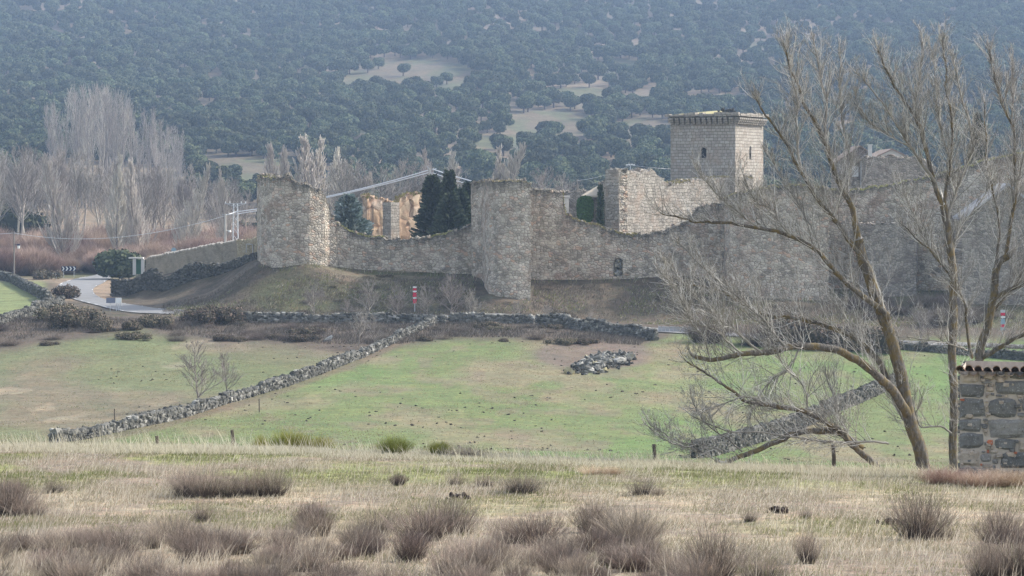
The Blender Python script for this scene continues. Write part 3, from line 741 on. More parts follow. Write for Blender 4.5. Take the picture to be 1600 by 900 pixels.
curt_r = masonry([(817, 319.5, 296, 437), (850, 319.8, 297, 437), (868, 320, 299, 437), (879, 320, 299, 437), (881, 320, 322, 437), (884, 320, 336, 437), (905, 320, 345, 437), (930, 320, 352, 437), (960, 320.3, 362, 437), (985, 320.5, 368, 437), (1010, 321, 367, 438), (1040, 321.5, 362, 439), (1062, 322, 353, 440), (1074, 322, 346, 441), (1080, 322, 336, 441), (1092, 322, 322, 442), (1110, 322, 320, 445), (1134, 322, 318, 450)], 1.9, 34, jag=.2, niches=[(966, 403, 431, .95, .55)])
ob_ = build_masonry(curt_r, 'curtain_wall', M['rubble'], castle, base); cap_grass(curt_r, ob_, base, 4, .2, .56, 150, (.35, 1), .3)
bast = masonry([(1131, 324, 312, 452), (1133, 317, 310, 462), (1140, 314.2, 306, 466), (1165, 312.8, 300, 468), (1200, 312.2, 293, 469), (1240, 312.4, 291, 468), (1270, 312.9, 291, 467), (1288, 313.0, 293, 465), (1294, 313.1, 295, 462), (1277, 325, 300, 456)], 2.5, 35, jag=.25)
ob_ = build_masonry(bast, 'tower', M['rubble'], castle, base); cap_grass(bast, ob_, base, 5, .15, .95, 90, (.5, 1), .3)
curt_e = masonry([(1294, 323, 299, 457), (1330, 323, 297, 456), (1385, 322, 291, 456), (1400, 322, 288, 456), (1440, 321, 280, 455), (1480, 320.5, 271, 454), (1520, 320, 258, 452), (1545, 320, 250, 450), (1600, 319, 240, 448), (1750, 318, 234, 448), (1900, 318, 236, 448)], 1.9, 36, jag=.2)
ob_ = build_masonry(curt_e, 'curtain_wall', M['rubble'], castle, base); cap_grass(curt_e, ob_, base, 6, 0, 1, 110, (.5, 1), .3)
# rubble infill of the arched niche
rng = np.random.default_rng(5); mb = MB(); C = []
for k in range(26): C.append((P(966 + rng.uniform(-4, 4), 404 + rng.uniform(2, 26), 320.4)))
stones(mb, C, np.full((26, 3), .34) * rng.uniform(.6, 1.2, (26, 3)), rng); mb.build('blocked_doorway', M['fieldstone'], castle, base)

# inner curved pale wall
ib = ground_pt(970, 335)
inner = thing('inner_wall', 'pale curved masonry wall with a broken left end, lit from the right, below the keep', 'castle wall', ib)
iw = masonry([(936, 336, 291, 400), (940, 333.5, 284, 400), (948, 331, 274, 400), (958, 329, 268, 400), (967, 327.8, 265, 400)], 1.5, 41, jag=.5, rough=.18)
build_masonry(iw, 'broken_end', M['rubble'], inner, ib)
iw2 = masonry([(967.2, 327.8, 266, 400), (985, 330, 269, 400), (1003, 332, 267, 400), (1022, 334.2, 266, 400), (1029, 335, 275, 400), (1040, 336.2, 285, 400), (1052, 337.5, 288, 400), (1075, 340, 283, 398), (1100, 342.5, 280, 397), (1130, 345.5, 277, 396), (1160, 348.5, 276, 395), (1176, 350, 280, 395)], 2.4, 42, jag=.18)
build_masonry(iw2, 'wall', M['inner'], inner, ib); cap_grass(iw2, inner, ib, 7, .35, 1, 110, (.5, 1), .35)

# ------------------------------------------------------------------ keep
def grid_face(mb, o, ux, w, z0, z1, res, holes=(), rough=.02, seed=0, uoff=0.0):
    """vertical face starting at o (xy) along unit ux; holes: (s0,s1,za,zb,depth,arched)"""
    n = int(w / res) + 1; m = int((z1 - z0) / res) + 1
    s = np.linspace(0, w, n); z = np.linspace(z0, z1, m); S, Z = np.meshgrid(s, z, indexing='ij')
    nrm = np.array([ux[1], -ux[0]])
    off = rough * 2 * (fbm(S * 2, Z * 2, seed, 3) - .5); off[[0, -1]] = 0
    for (a, b, za, zb, dep, arch) in holes:
        cx, hw = (a + b) / 2, (b - a) / 2
        lim = hw * np.where(Z > zb - hw, np.sqrt(np.clip(1 - ((Z - (zb - hw)) / hw) ** 2, 0, 1)), 1.0) if arch else hw + 0 * Z
        off = np.where((np.abs(S - cx) <= lim) & (Z >= za) & (Z <= zb), -dep, off)
    V = np.stack([o[0] + ux[0] * S + nrm[0] * off, o[1] + ux[1] * S + nrm[1] * off, Z], -1).reshape(-1, 3)
    i = (np.arange(n - 1)[:, None] * m + np.arange(m - 1)[None]).ravel()
    mb.add(V, np.stack([i, i + m, i + m + 1, i + 1], 1), uv=np.stack([S + uoff, Z], -1).reshape(-1, 2))
KS = 11.2; th = radians(28)
kc = P(1149, 300, 346)[:2]                      # near corner
e1 = np.array([-cos(th), sin(th)]); e2 = np.array([sin(th), cos(th)])
kl = kc + e1 * 10.6                              # far left corner
kz0 = -10.0; kz1 = -(180 - HZ) / F * 346
keep_at = np.array([*(kc + e1 * 5.3 + e2 * 5.6), kz0])
keep = thing('keep_tower', 'tall square stone keep with a corbelled crown, rising above the castle walls', 'tower', keep_at)
mb = MB()
def zrow(r, D=348): return -(r - HZ) / F * D
grid_face(mb, kl, -e1, 10.6, kz0, kz1, .09, [(5.0, 5.85, zrow(247), zrow(230.5), .4, True)], seed=3)
grid_face(mb, kc, e2, KS, kz0, kz1, .09, [(5.6, 6.25, zrow(249), zrow(228), .4, True), (5.3, 6.9, zrow(300), zrow(273), .5, True)], seed=4, uoff=31.3)
grid_face(mb, kc + e2 * KS, e1, 10.6, kz0, kz1, .5, seed=5, uoff=50)
grid_face(mb, kl + e2 * KS, -e2, KS, kz0, kz1, .5, seed=6, uoff=70)
mb.build('wall', M['ashlar'], keep, keep_at, uv=True)
ang1 = math.atan2(-e1[1], -e1[0])
def on_keep(s, side, z, out=0.0):
    if side == 0: p = kl - e1 * s + np.array([-sin(th), -cos(th)]) * out
    else: p = kc + e2 * s + np.array([cos(th), -sin(th)]) * out
    return np.array([p[0], p[1], z])
for (s, side, za, zb, w, nm) in ((5.42, 0, 247, 230.5, .85, 'window'), (5.92, 1, 249, 228, .6, 'window'), (6.1, 1, 300, 273, 1.6, 'doorway')):
    m_ = MB(); c = on_keep(s, side, (zrow(za) + zrow(zb)) / 2, -.3); m_.box(c, (w + .3, .06, zrow(zb) - zrow(za) + .2), ang1 if side == 0 else math.atan2(e2[1], e2[0]))
    wn_ = m_.build(nm, M['dark'], keep, keep_at)
    if nm == 'window' and side == 0:
        f_ = MB(); f_.box(on_keep(s, side, zrow(za) - .09, .05), (1.3, .2, .18), ang1); f_.build('sill', M['ashlar'], wn_, keep_at, uv=True)
cr = MB(); rng = np.random.default_rng(12)
for side, L, nn in ((0, 10.6, 12), (1, KS, 15)):
    an = ang1 if side == 0 else math.atan2(e2[1], e2[0])
    for k in range(nn):
        s = (k + .45) * L / nn
        for j, (oo, hh) in enumerate(((.24, .3), (.42, .32), (.6, .33))):
            zc = kz1 - 1.15 + j * .33
            cr.box(on_keep(s, side, zc, oo / 2), (.5 + rng.normal(0, .03), oo + .3, hh - .01), an + rng.normal(0, .02))
for side, L in ((2, 10.6), (3, KS)):
    for k in range(11):
        s = (k + .5) * L / 11
        p = (kc + e2 * (KS + .2) + e1 * s) if side == 2 else (kl + e2 * s + e1 * .2)
        cr.box((p[0], p[1], kz1 - .6), (.5, .7, .8), th)
cr.build('corbels', M['ashlar'], keep, keep_at, uv=True)
pr = MB()
for side, L in ((0, 10.6), (1, KS)):
    an = ang1 if side == 0 else math.atan2(e2[1], e2[0])
    s = -.6
    while s < L + .5:
        w = rng.uniform(.5, 1.1); w = min(w, L + .62 - s)
        if w < .12: break
        h = rng.uniform(.28, .62)
        pr.box(on_keep(s + w / 2, side, kz1 - .1 + h / 2, .2 + rng.normal(0, .03)), (w - .03, 1.1, h), an + rng.normal(0, .02))
        s += w
for s in np.arange(0, 10.6, .9): 
    p = kc + e2 * (KS + .1) + e1 * (s + .4); pr.box((p[0], p[1], kz1 + .06), (.88, 1.0, .34), -th)
for s in np.arange(0, KS, .9):
    p = kl + e2 * (s + .4) + e1 * .1; pr.box((p[0], p[1], kz1 + .06), (1.0, .88, .34), -th)
pr.build('parapet', M['ashlar'], keep, keep_at, uv=True)
rf = MB(); cc = (kc + kl) / 2 + e2 * KS / 2
q = [kc + e1*.45 + e2*.45, kl - e1*.45 + e2*.45, kl - e1*.45 + e2*(KS-.45), kc + e1*.45 + e2*(KS-.45)]
V = [(p[0], p[1], kz1 + .3) for p in q] + [(cc[0], cc[1], kz1 + .95)] + [(p[0], p[1], kz1 - .2) for p in q]
rf.add(V, [[0,5,6,1],[1,6,7,2],[2,7,8,3],[3,8,5,0],[5,8,7,6]], [[0,1,4],[1,2,4],[2,3,4],[3,0,4]])
rf.build('roof', simple('lichened_roof', (.36, .32, .17), .95, .5, 2.5), keep, keep_at)
vt = MB(); Cn = []
for k in range(40):
    Cn.append(on_keep(9.6 + rng.normal(0, .6), 0, kz1 + .3 + abs(rng.normal(0, .22)), -.2 + rng.normal(0, .2)))
stones(vt, Cn, rng.uniform(.2, .5, (40, 3)), rng, tint=np.full(40, .12)); vt.build('broken_coping', M['fieldstone'], keep, keep_at)

# ------------------------------------------------------------------ ruined palace
pb = ground_pt(650, 352)
pal = thing('ruined_palace', 'roofless ruined palace front of ochre plaster and brick behind the low curtain wall', 'ruin', pb)
pw = masonry([(566, 356, 309, 390), (566.5, 350, 308, 390), (574, 349, 310, 390), (590, 350.5, 309, 390), (596, 351, 312, 390), (612, 352.5, 316, 390), (624, 353.5, 316, 390), (627, 354, 307, 390), (650, 356, 305, 390), (662, 357.5, 304, 390), (700, 361, 306, 390), (745, 365, 310, 390)], 1.0, 51, jag=.4, rough=.1,
              niches=[(642, 312, 340, .8, .25), (581, 322, 358, .5, .15), (637, 348, 354, .5, .3), (654, 351, 372, .7, .25)])
build_masonry(pw, 'wall', M['palace'], pal, pb); cap_grass(pw, pal, pb, 9, .1, 1, 70, (.4, .9), .45)
bt = MB(); c0 = P(611, 340, 349.5); 
bt.box((c0[0], c0[1], (zrow(316, 350) - 9.5) / 2), (1.7, 1.9, zrow(316, 350) + 9.5), radians(-40)); bt.build('buttress', M['inner'], pal, pb, uv=True)
sidew = masonry([(548, 360, 315, 390), (556, 355, 312, 390), (566, 350.5, 311, 390)], .8, 52, jag=.3)
build_masonry(sidew, 'side_wall', M['dark_rubble'], pal, pb)
# wall remains with the ivy and the little beige pyramid roof
hb = ground_pt(905, 335)
iv = thing('ruined_outbuilding', 'small ruined outbuilding with a beige pyramid roof and a pale corner pillar beside ivy', 'ruin', hb)
w_ = masonry([(846, 336, 299, 395), (880, 336, 300, 395), (910, 335.5, 299, 395), (932, 335, 302, 395)], 1.0, 61, jag=.2)
build_masonry(w_, 'wall', M['dark_rubble'], iv, hb)
p_ = MB(); c0 = P(882.5, 320, 326); p_.box((c0[0], c0[1], zrow(322, 326)), (.85, .85, zrow(309, 326) - zrow(334, 326)), .5); p_.box((c0[0], c0[1], zrow(307, 326)), (1.1, 1.1, .3), .5); p_.build('pillar', M['concrete'], iv, hb)
r_ = MB(); a, b, c, d = P(908, 305.5, 331), P(934, 305.5, 331), P(940, 303, 337), P(912, 303, 337); ap = P(936, 289, 334); 
a2, b2, c2, d2 = [q - np.array([0, 0, .25]) for q in (a, b, c, d)]
r_.add([a, b, c, d, ap, a2, b2, c2, d2], [[0,5,6,1],[1,6,7,2],[2,7,8,3],[3,8,5,0],[5,8,7,6]], [[0,1,4],[1,2,4],[2,3,4],[3,0,4]]); r_.build('roof', M['tanroof'], iv, hb)
r_ = MB(); c0 = P(922, 330, 334.2); r_.box((c0[0], c0[1], (zrow(306, 334) - 9.5) / 2), (2.4, 3.4, zrow(306, 334) + 9.5)); r_.build('chamber', M['dark_rubble'], iv, hb, uv=True)

# ------------------------------------------------------------------ rendered wall, gate
wb = ground_pt(300, 352)
rwall = thing('rendered_wall', 'long straight brownish rendered wall climbing behind the dark retaining wall', 'wall', wb)
rw = masonry([(228, 366, 406, 430), (235, 365, 403, 429), (280, 358, 394, 420), (330, 351, 384, 409), (370, 346, 377, 401)], .6, 71, jag=.05, rough=.03, top_stones=False)
build_masonry(rw, 'wall', M['plaster_wall'], rwall, wb)
cp = MB(); A, B = rw.top; cp.tube((A + B) / 2 + [0, 0, .05], .35, 4); cp.build('coping', M['dark_rubble'], rwall, wb, uv=True)
rw2 = masonry([(370.3, 345.8, 376, 401), (385, 343, 374, 400), (402, 340, 371, 400)], .6, 72, jag=.05, rough=.03, top_stones=False)
build_masonry(rw2, 'tan_section', M['tan_wall'], rwall, wb)
fr = MB(); c0 = P(390, 388, 341.6); an = math.atan2(-3, 1.6) * 0
for dx, dz, sx, sz in ((-.55, 0, .14, 1.3), (.5, 0, .14, 1.3), (0, .62, 1.2, .14)): fr.box((c0[0] + dx, c0[1] - dx * 1.0, c0[2] + dz), (sx, .2, sz), radians(-50) * (sx > 1))
fr.build('blocked_frame', M['concrete'], rwall, wb)
gb = ground_pt(216, 367)
gate = thing('gate_pillars', 'pale stone gateway with a green metal door at the lower end of the rendered wall', 'gate', gb)
m_ = MB()
for px in (210, 223): c0 = P(px, 417, 366); m_.box(c0, (.5, .6, 2.5), .1)
c0 = P(213, 403, 366); m_.box(c0, (2.3, .9, .22), -.05); m_.build('pillar', M['palewhite'], gate, gb)
m_ = MB(); c0 = P(216.5, 417, 366.2); m_.box(c0, (.85, .12, 2.3), .1); m_.build('door', M['green'], gate, gb)

# ------------------------------------------------------------------ house and walls on the right
hb = ground_pt(1390, 372)
house = thing('village_house', 'pale house with a low gable roof and chimney half hidden by bare branches', 'house', hb)
def gable_house(parent, hb, px0, px1, D, row_eave, row_ridge, depth, wall_m, roof_m, rz=0.0, over=.35):
    x0, x1 = (px0 - 800) / F * D, (px1 - 800) / F * D; ze = -(row_eave - HZ) / F * D; zr = -(row_ridge - HZ) / F * D; z0 = -10
    xm = (x0 + x1) / 2
    w = MB(); V = []
    for y in (D, D + depth): V += [(x0, y, z0), (x1, y, z0), (x1, y, ze), (xm, y, zr), (x0, y, ze)]
    w.add(V, [[0,1,2,4],[5,9,7,6],[0,4,9,5],[1,6,7,2]], [[4,2,3],[9,8,7]], uv=np.array([(v[0], v[2]) for v in V]))
    w.build('wall', wall_m, parent, hb, uv=True)
    r = MB(); sl = (zr - ze) / (xm - x0)
    for s, xe in ((-1, x0), (1, x1)):
        xo = xe + s * over; zo = ze - sl * over
        V = [(xo, D - over, zo), (xm, D - over, zr), (xm, D + depth + over, zr), (xo, D + depth + over, zo)]
        V += [(a, b, c + .2) for a, b, c in V]
        r.add(V, [[0,1,2,3],[4,7,6,5],[0,4,5,1],[1,5,6,2],[2,6,7,3],[3,7,4,0]])
    r.build('roof', roof_m, parent, hb)
gable_house(house, hb, 1362, 1425, 372, 249, 234, 12, M['palewhite'], M['roof'])
m_ = MB(); c0 = P(1359.5, 236, 370); m_.box(c0, (.55, .55, 1.9)); m_.box(c0 + [0, 0, 1.0], (.75, .75, .15)); m_.build('chimney', M['palewhite'], house, hb)
hb2 = ground_pt(1330, 380)
house2 = thing('village_house', 'wide tile-roofed house standing left of the chimney behind the castle wall', 'house', hb2)
gable_house(house2, hb2, 1310, 1378, 384, 252, 229, 9, M['dark_rubble'], M['roof'])
m_ = MB(); c0 = P(1336, 268, 383.9); m_.box(c0, (1.1, .1, 1.7)); m_.build('shutter', M['white'], house2, hb2)
db = ground_pt(1400, 352)
dw = masonry([(1346, 353, 248, 395), (1352, 351, 246, 395), (1400, 351, 245, 395), (1440, 351, 247, 395), (1462, 351, 262, 395)], 1.2, 81, jag=.25)
tag(build_masonry(dw, 'ruined_wall', M['dark_rubble'], None, db), 'dark grey ruined wall in front of the white gable house', 'ruin')
bb = ground_pt(1540, 312)
barn = thing('stone_barn', 'low stone barn with a sloping grey-edged roof against the castle wall at right', 'barn', bb)
V = []
x0, x1 = (1503 - 800) / F * 311, (1640 - 800) / F * 311; z0 = -15.5
w = MB(); ze = -(343 - HZ) / F * 311; zr = -(290 - HZ) / F * 311; xm = (1575 - 800) / F * 311
V = []
for y in (311, 317): V += [(x0, y, z0), (x1, y, z0), (x1, y, ze), (xm, y, zr), (x0, y, ze)]
w.add(V, [[0,1,2,4],[5,9,7,6],[0,4,9,5],[1,6,7,2]], [[4,2,3],[9,8,7]], uv=np.array([(v[0], v[2]) for v in V])); w.build('wall', M['dark_rubble'], barn, bb, uv=True)
r = MB()
for s, xe in ((-1, x0), (1, x1)):
    V = [(xe, 310.6, ze), (xm, 310.6, zr), (xm, 317.4, zr), (xe, 317.4, ze)]; V += [(a, b, c + .35) for a, b, c in V]
    r.add(V, [[0,1,2,3],[4,7,6,5],[0,4,5,1],[1,5,6,2],[2,6,7,3],[3,7,4,0]])
r.build('roof', M['lead'], barn, bb)
sb = ground_pt(1390, 316)
shed = thing('stone_shed', 'low grey stone shed with a rounded top under the castle wall', 'shed', sb)
sh = masonry([(1342, 322, 352, 455), (1344, 317, 351, 458), (1380, 316.6, 349, 458), (1412, 316.6, 352, 458), (1432, 317, 366, 458), (1434, 322, 366, 458)], 1.0, 82, jag=.1)
build_masonry(sh, 'wall', M['dark_rubble'], shed, sb)

# ------------------------------------------------------------------ signs, poles, cables
def post_sign(base, h, w): pass
sg = G(178, 486, 286, 330)
ds = thing('direction_sign', 'grey and white road direction sign on thin posts at the bend', 'road sign', sg)
zc = P(178, 469.5, sg[1])[2]; k_ = sg[1] / F
m_ = MB(); m_.box((sg[0] - 5 * k_, sg[1], zc), (14 * k_, .06, 8 * k_)); m_.build('grey_panel', M['greypanel'], ds, sg)
m_ = MB(); m_.box((sg[0] + 7.2 * k_, sg[1] - .01, zc), (9.4 * k_, .06, 8.6 * k_)); m_.build('white_panel', M['white'], ds, sg)
for dx in (-6, 4, 7, 10):
    m_ = MB(); m_.tube([(sg[0] + dx * k_, sg[1] + .07, sg[2] - .4), (sg[0] + dx * k_, sg[1] + .07, zc + .3)], .045, 6); m_.build('post', M['steel'], ds, sg)
def chevron(px0, px1, r0, r1, n, D, label):
    c = P((px0 + px1) / 2, (r0 + r1) / 2, D); g = ground_pt((px0 + px1) / 2, D); W = (px1 - px0) / F * D; H = (r1 - r0) / F * D
    t_ = thing('chevron_sign', label, 'road sign', g, 'chevron signs on the road bend')
    m_ = MB(); m_.box(c, (W, .06, H)); pn_ = m_.build('panel', M['navy'], t_, g)
    m_ = MB(); cw = W / n
    for k in range(n):
        x = c[0] - W / 2 + cw * k + cw * .12; y = c[1] - .035; a = cw * .38; t = cw * .36
        V = [(x, y, c[2] + H*.42), (x + t, y, c[2] + H*.42), (x + t + a, y, c[2]), (x + a, y, c[2]), (x + t, y, c[2] - H*.42), (x, y, c[2] - H*.42)]
        m_.add(V, [[0, 3, 2, 1], [3, 5, 4, 2]])
    m_.build('chevrons', M['white'], pn_, g)
    for s in (-.35, .35):
        m_ = MB(); m_.tube([(c[0] + s * W, c[1] + .07, g[2] - .3), (c[0] + s * W, c[1] + .07, c[2])], .05, 5); m_.build('post', M['steel'], t_, g)
chevron(96, 119, 416, 423.5, 4, 436, 'wide dark sign with four white chevrons pointing right beyond the bend')
chevron(81.5, 89, 426, 431, 2, 425, 'small low sign with two white chevrons left of the wide one')
g = ground_pt(271, 372); t_ = thing('round_sign', 'round pale blue road sign seen from behind over the rendered wall', 'road sign', g)
m_ = MB(); c = P(271.5, 391, 372); m_.tube([c, c + [0, .05, 0]], .42, 14, cap=True); m_.build('disc', M['blue'], t_, g)
m_ = MB(); m_.tube([(c[0], c[1] + .08, g[2] - .3), (c[0], c[1] + .08, c[2] + .3)], .05, 6); m_.build('post', M['steel'], t_, g)
def banded(px, r0, r1, D, bands, label, w=.5):
    g = ground_pt(px, D); t_ = thing('marker_post', label, 'road sign', g, 'red and white marker posts'); n = len(bands); z0, z1 = P(px, r1, D)[2], P(px, r0, D)[2]; h = (z1 - z0) / n
    m_ = MB(); m_.tube([(g[0], g[1] + .1, g[2] - .4), (g[0], g[1] + .1, z1)], .05, 6); m_.build('post', M['steel'], t_, g)
    for k, b in enumerate(bands):
        hh = h * (.62 if b == 'white' else 1.0)
        m_ = MB(); m_.box((g[0], g[1], z1 - h * (k + .5)), (w if k % 2 == 0 else w * .88, .07, hh * .96)); m_.build('panel', M[b], t_, g)
banded(648, 447, 474, 303, ['white', 'red', 'white', 'red', 'red', 'white', 'red', 'red'], 'slim red and white marker post standing on the mound below the curtain wall')
banded(1567, 484, 516, 292, ['steel', 'red', 'white', 'blue', 'blue', 'red', 'blue'], 'red, white and pale blue marker post seen between the trunks at the right', .6)
# guard panel at the opening
def pole(px, D, r_top, label, name='utility_pole', mat='wood', rad=.13, r_bot=None):
    g = ground_pt(px, D); t_ = thing(name, label, 'pole', g); top = P(px, r_top, D)
    m_ = MB(); m_.tube([(g[0], D, g[2] - .5), (g[0], D, top[2])], [rad * 1.2, rad], 8, cap=True); m_.build('post', M[mat], t_, g); return t_, g, top
t1, g1, top1 = pole(22, 432, 362, 'lone wooden pole with a lamp beside the small green field at far left')
m_ = MB(); m_.box(top1 + [0, 0, -.2], (2.2, .12, .12)); m_.build('crossarm', M['wood'], t1, g1)
m_ = MB(); c = P(29, 385, 432); m_.tube([c + [-1, 0, .35], c + [0, 0, .4]], .04, 5); m_.box(c + [0, 0, .3], (.5, .5, .3)); la_ = m_.build('lamp_arm', M['navy'], t1, g1)
m_ = MB(); m_.tube([c + [0, 0, -.4], c + [0, 0, .15]], [.22, .3], 8, cap=True); m_.build('lamp_glass', M['white'], la_, g1)
t2, g2, top2 = pole(352, 362, 334, 'concrete pole standing just left of the lattice pylon', mat='concrete', rad=.16)
m_ = MB(); m_.box(top2 + [.3, 0, -.1], (1.6, .1, .1)); m_.build('crossarm', M['steel'], t2, g2)
m_ = MB(); c = P(359, 361, 362); m_.tube([c + [-.7, 0, .2], c], .05, 5); m_.tube([c + [0, 0, -.15], c + [0, 0, .15]], [.25, .15], 8, cap=True); m_.build('lamp', M['white'], t2, g2)
g3_ = ground_pt(368, 366); py = thing('lattice_pylon', 'steel lattice pylon with a crossarm behind the corner tower', 'pylon', g3_)
m_ = MB(); ht = P(368, 318, 366)[2]; hb_ = g3_[2]
cs = [(-.45, -.45), (.45, -.45), (.45, .45), (-.45, .45)]
for a, b in cs: m_.tube([(g3_[0] + a, 366 + b, hb_ - .5), (g3_[0] + a * .7, 366 + b * .7, ht)], .06, 4)
N = 9
for k in range(N):
    z0, z1 = hb_ + (ht - hb_) * k / N, hb_ + (ht - hb_) * (k + 1) / N
    for q in range(4):
        a, b = cs[q], cs[(q + 1) % 4]
        if k % 2: a, b = b, a
        f0, f1 = 1 - .3 * k / N, 1 - .3 * (k + 1) / N
        m_.tube([(g3_[0] + a[0] * f0, 366 + a[1] * f0, z0), (g3_[0] + b[0] * f1, 366 + b[1] * f1, z1)], .035, 4)
m_.build('lattice_tower', M['steel'], py, g3_)
m_ = MB(); top3 = np.array([g3_[0], 366, ht])
m_.box(top3 + [0, 0, 0], (3.4, .2, .1)); m_.box(top3 + [0, 0, -.25], (1.6, .2, .08)); m_.tube([top3 + [-1.7, 0, 0], top3 + [0, 0, -.5]], .04, 4); m_.tube([top3 + [1.7, 0, 0], top3 + [0, 0, -.5]], .04, 4); ca_ = m_.build('crossarm', M['steel'], py, g3_)
for dx in (-1.6, -.9, .9, 1.6):
    m_ = MB(); m_.tube([top3 + [dx, 0, 0], top3 + [dx, 0, .35]], .07, 5, cap=True); m_.build('insulator', M['white'], ca_, g3_)
t4, g4, top4 = pole(671, 358, 262, 'pole with a pale crossarm behind the dark conifers', mat='concrete', rad=.14)
m_ = MB(); m_.tube([P(667, 259, 358), P(675, 273, 358)], .07, 6); m_.tube([P(668, 268, 358), P(682, 263, 358)], .06, 6); m_.build('crossarm', M['steel'], t4, g4)
t5, g5, top5 = pole(902, 370, 280, 'short bare post behind the wall left of the beige roof', mat='wood', rad=.11)
t6, g6, top6 = pole(985, 350, 258, 'floodlight mast behind the broken end of the pale wall', name='floodlight_mast', mat='steel', rad=.09)
for dx in (-5.5, -2, 2, 5.5):
    m_ = MB(); c = P(985 + dx, 256.5 + abs(dx) * .2, 350); m_.box(c, (.28, .2, .22), .3); m_.build('floodlight', M['white'], t6, g6)
m_ = MB(); m_.box(P(985, 258, 350), (1.2, .08, .08)); m_.build('crossarm', M['steel'], t6, g6)
def cable(a, b, sag, r, label, group=None):
    s = np.linspace(0, 1, 24)[:, None]; p = a * (1 - s) + b * s; p[:, 2] -= (sag * 4 * s * (1 - s))[:, 0]
    m_ = MB(); m_.tube(p, r, 6); o = m_.build('power_cable', M['cable'], at=a); return tag(o, label, 'cable', group)
cable(P(669, 266, 358), P(369, 331, 365.7), .7, .09, 'upper thick pale cable from the conifer pole down to the lattice pylon')
cable(P(672, 269, 358), P(372, 334, 366.3), .5, .08, 'lower thick pale cable from the conifer pole down to the lattice pylon')
cable(P(676, 264, 358), P(800, 296, 352), .3, .08, 'upper pale cable running right from the conifer pole behind the middle tower')
cable(P(676, 270, 358), P(800, 303, 352), .3, .06, 'lower pale cable running right from the conifer pole behind the middle tower')
cable(P(352, 337, 362), P(22, 364, 432), 2.2, .035, 'thin wire sagging from the concrete pole to the lone pole at far left')
cable(P(22, 364, 432), P(-60, 362, 445), .3, .035, 'thin wire leaving the lone pole towards the left edge')
cable(P(352, 336, 362), P(368, 331, 366), .05, .06, 'short cable between the concrete pole and the lattice pylon')
cable(P(985, 258, 350), P(1150, 262, 390), .5, .02, 'thin wire behind the keep from the floodlight mast')
cable(P(985, 258, 350), P(902, 282, 370), .4, .02, 'thin wire from the floodlight mast to the short bare post')
# fence posts behind the ridge
for k, (px, r0, D, nm) in enumerate([(245, 681, 64, 'leftmost wooden fence post on the ridge, shorter than its neighbour'), (363, 672, 64, 'tall dark fence post on the ridge left of the rush tufts'), (1022, 694, 64.5, 'dark fence post on the ridge right of the pasture centre'), (1302, 694, 64.5, 'fence post under the low bent limb of the bare tree'), (405, 668, 205, 'thin far fence post by the diagonal stone wall'), (179, 661, 196, 'thin far fence post standing in the left field by the wall')]):
    g = ground_pt(px, D); top = P(px, r0, D)
    m_ = MB(); m_.tube([(g[0], D, g[2] - .3), (g[0] + .02, D, (g[2] + top[2]) / 2), (g[0] - .01, D, top[2] if k < 4 else g[2] + 1.2)], [.06, .055, .05], 6, cap=True)
    tag(m_.build('fence_post', M['oak_bark'], at=g), nm, 'fence post', 'wooden fence posts')
# pale road parapet at the opening
g = ground_pt(1056, 286); m_ = MB()
for px in np.arange(1031, 1084, 6.0): c = P(px, 516, 285.5); m_.box((c[0], 285.5, float(gz(c[0], 285.5)) + .35), (.42, .25, .7))
tag(m_.build('roadside_parapet', M['lead'], at=g), 'pale grey roadside barrier seen through the gap right of the stone wall', 'barrier')

# ------------------------------------------------------------------ trees
def unit(v): return v / (np.linalg.norm(v) + 1e-9)
def grow(mb, p, d, L, r, lev, rng, up=.25, kids=(7, 6), ang=.6, wob=.18, minr=.006, sides=3, tint=(.3, .9), shrink=.55, start=.25):
    n = max(3, int(3 + lev)); pts = [np.array(p, float)]; dd = unit(np.array(d, float)); ds = [dd]
    for k in range(n):
        dd = unit(dd + rng.normal(0, wob, 3) + np.array([0, 0, up * .35])); pts.append(pts[-1] + dd * L / n); ds.append(dd)
    rad = np.linspace(r, max(minr, r * .25), n + 1)
    mb.tube(pts, rad, sides if lev > 0 else 3, tint=rng.uniform(*tint))
    if lev > 0:
        nk = kids[min(lev, len(kids)) - 1]
        for k in range(nk):
            f = start + (1 - start) * (k + rng.random()) / nk; q = min(f * n, n - .01); i = int(q); base = pts[i] * (1 - (q - i)) + pts[i + 1] * (q - i)
            ax = unit(np.cross(ds[i], rng.normal(0, 1, 3))); a = ang * rng.uniform(.6, 1.3)
            nd = ds[i] * cos(a) + ax * sin(a)
            grow(mb, base, nd, L * shrink * rng.uniform(.6, 1.15) * (1.15 - .5 * f), max(minr, np.interp(q, range(n + 1), rad) * .6), lev - 1, rng, up, kids, ang, wob, minr, sides, tint, shrink, .15)
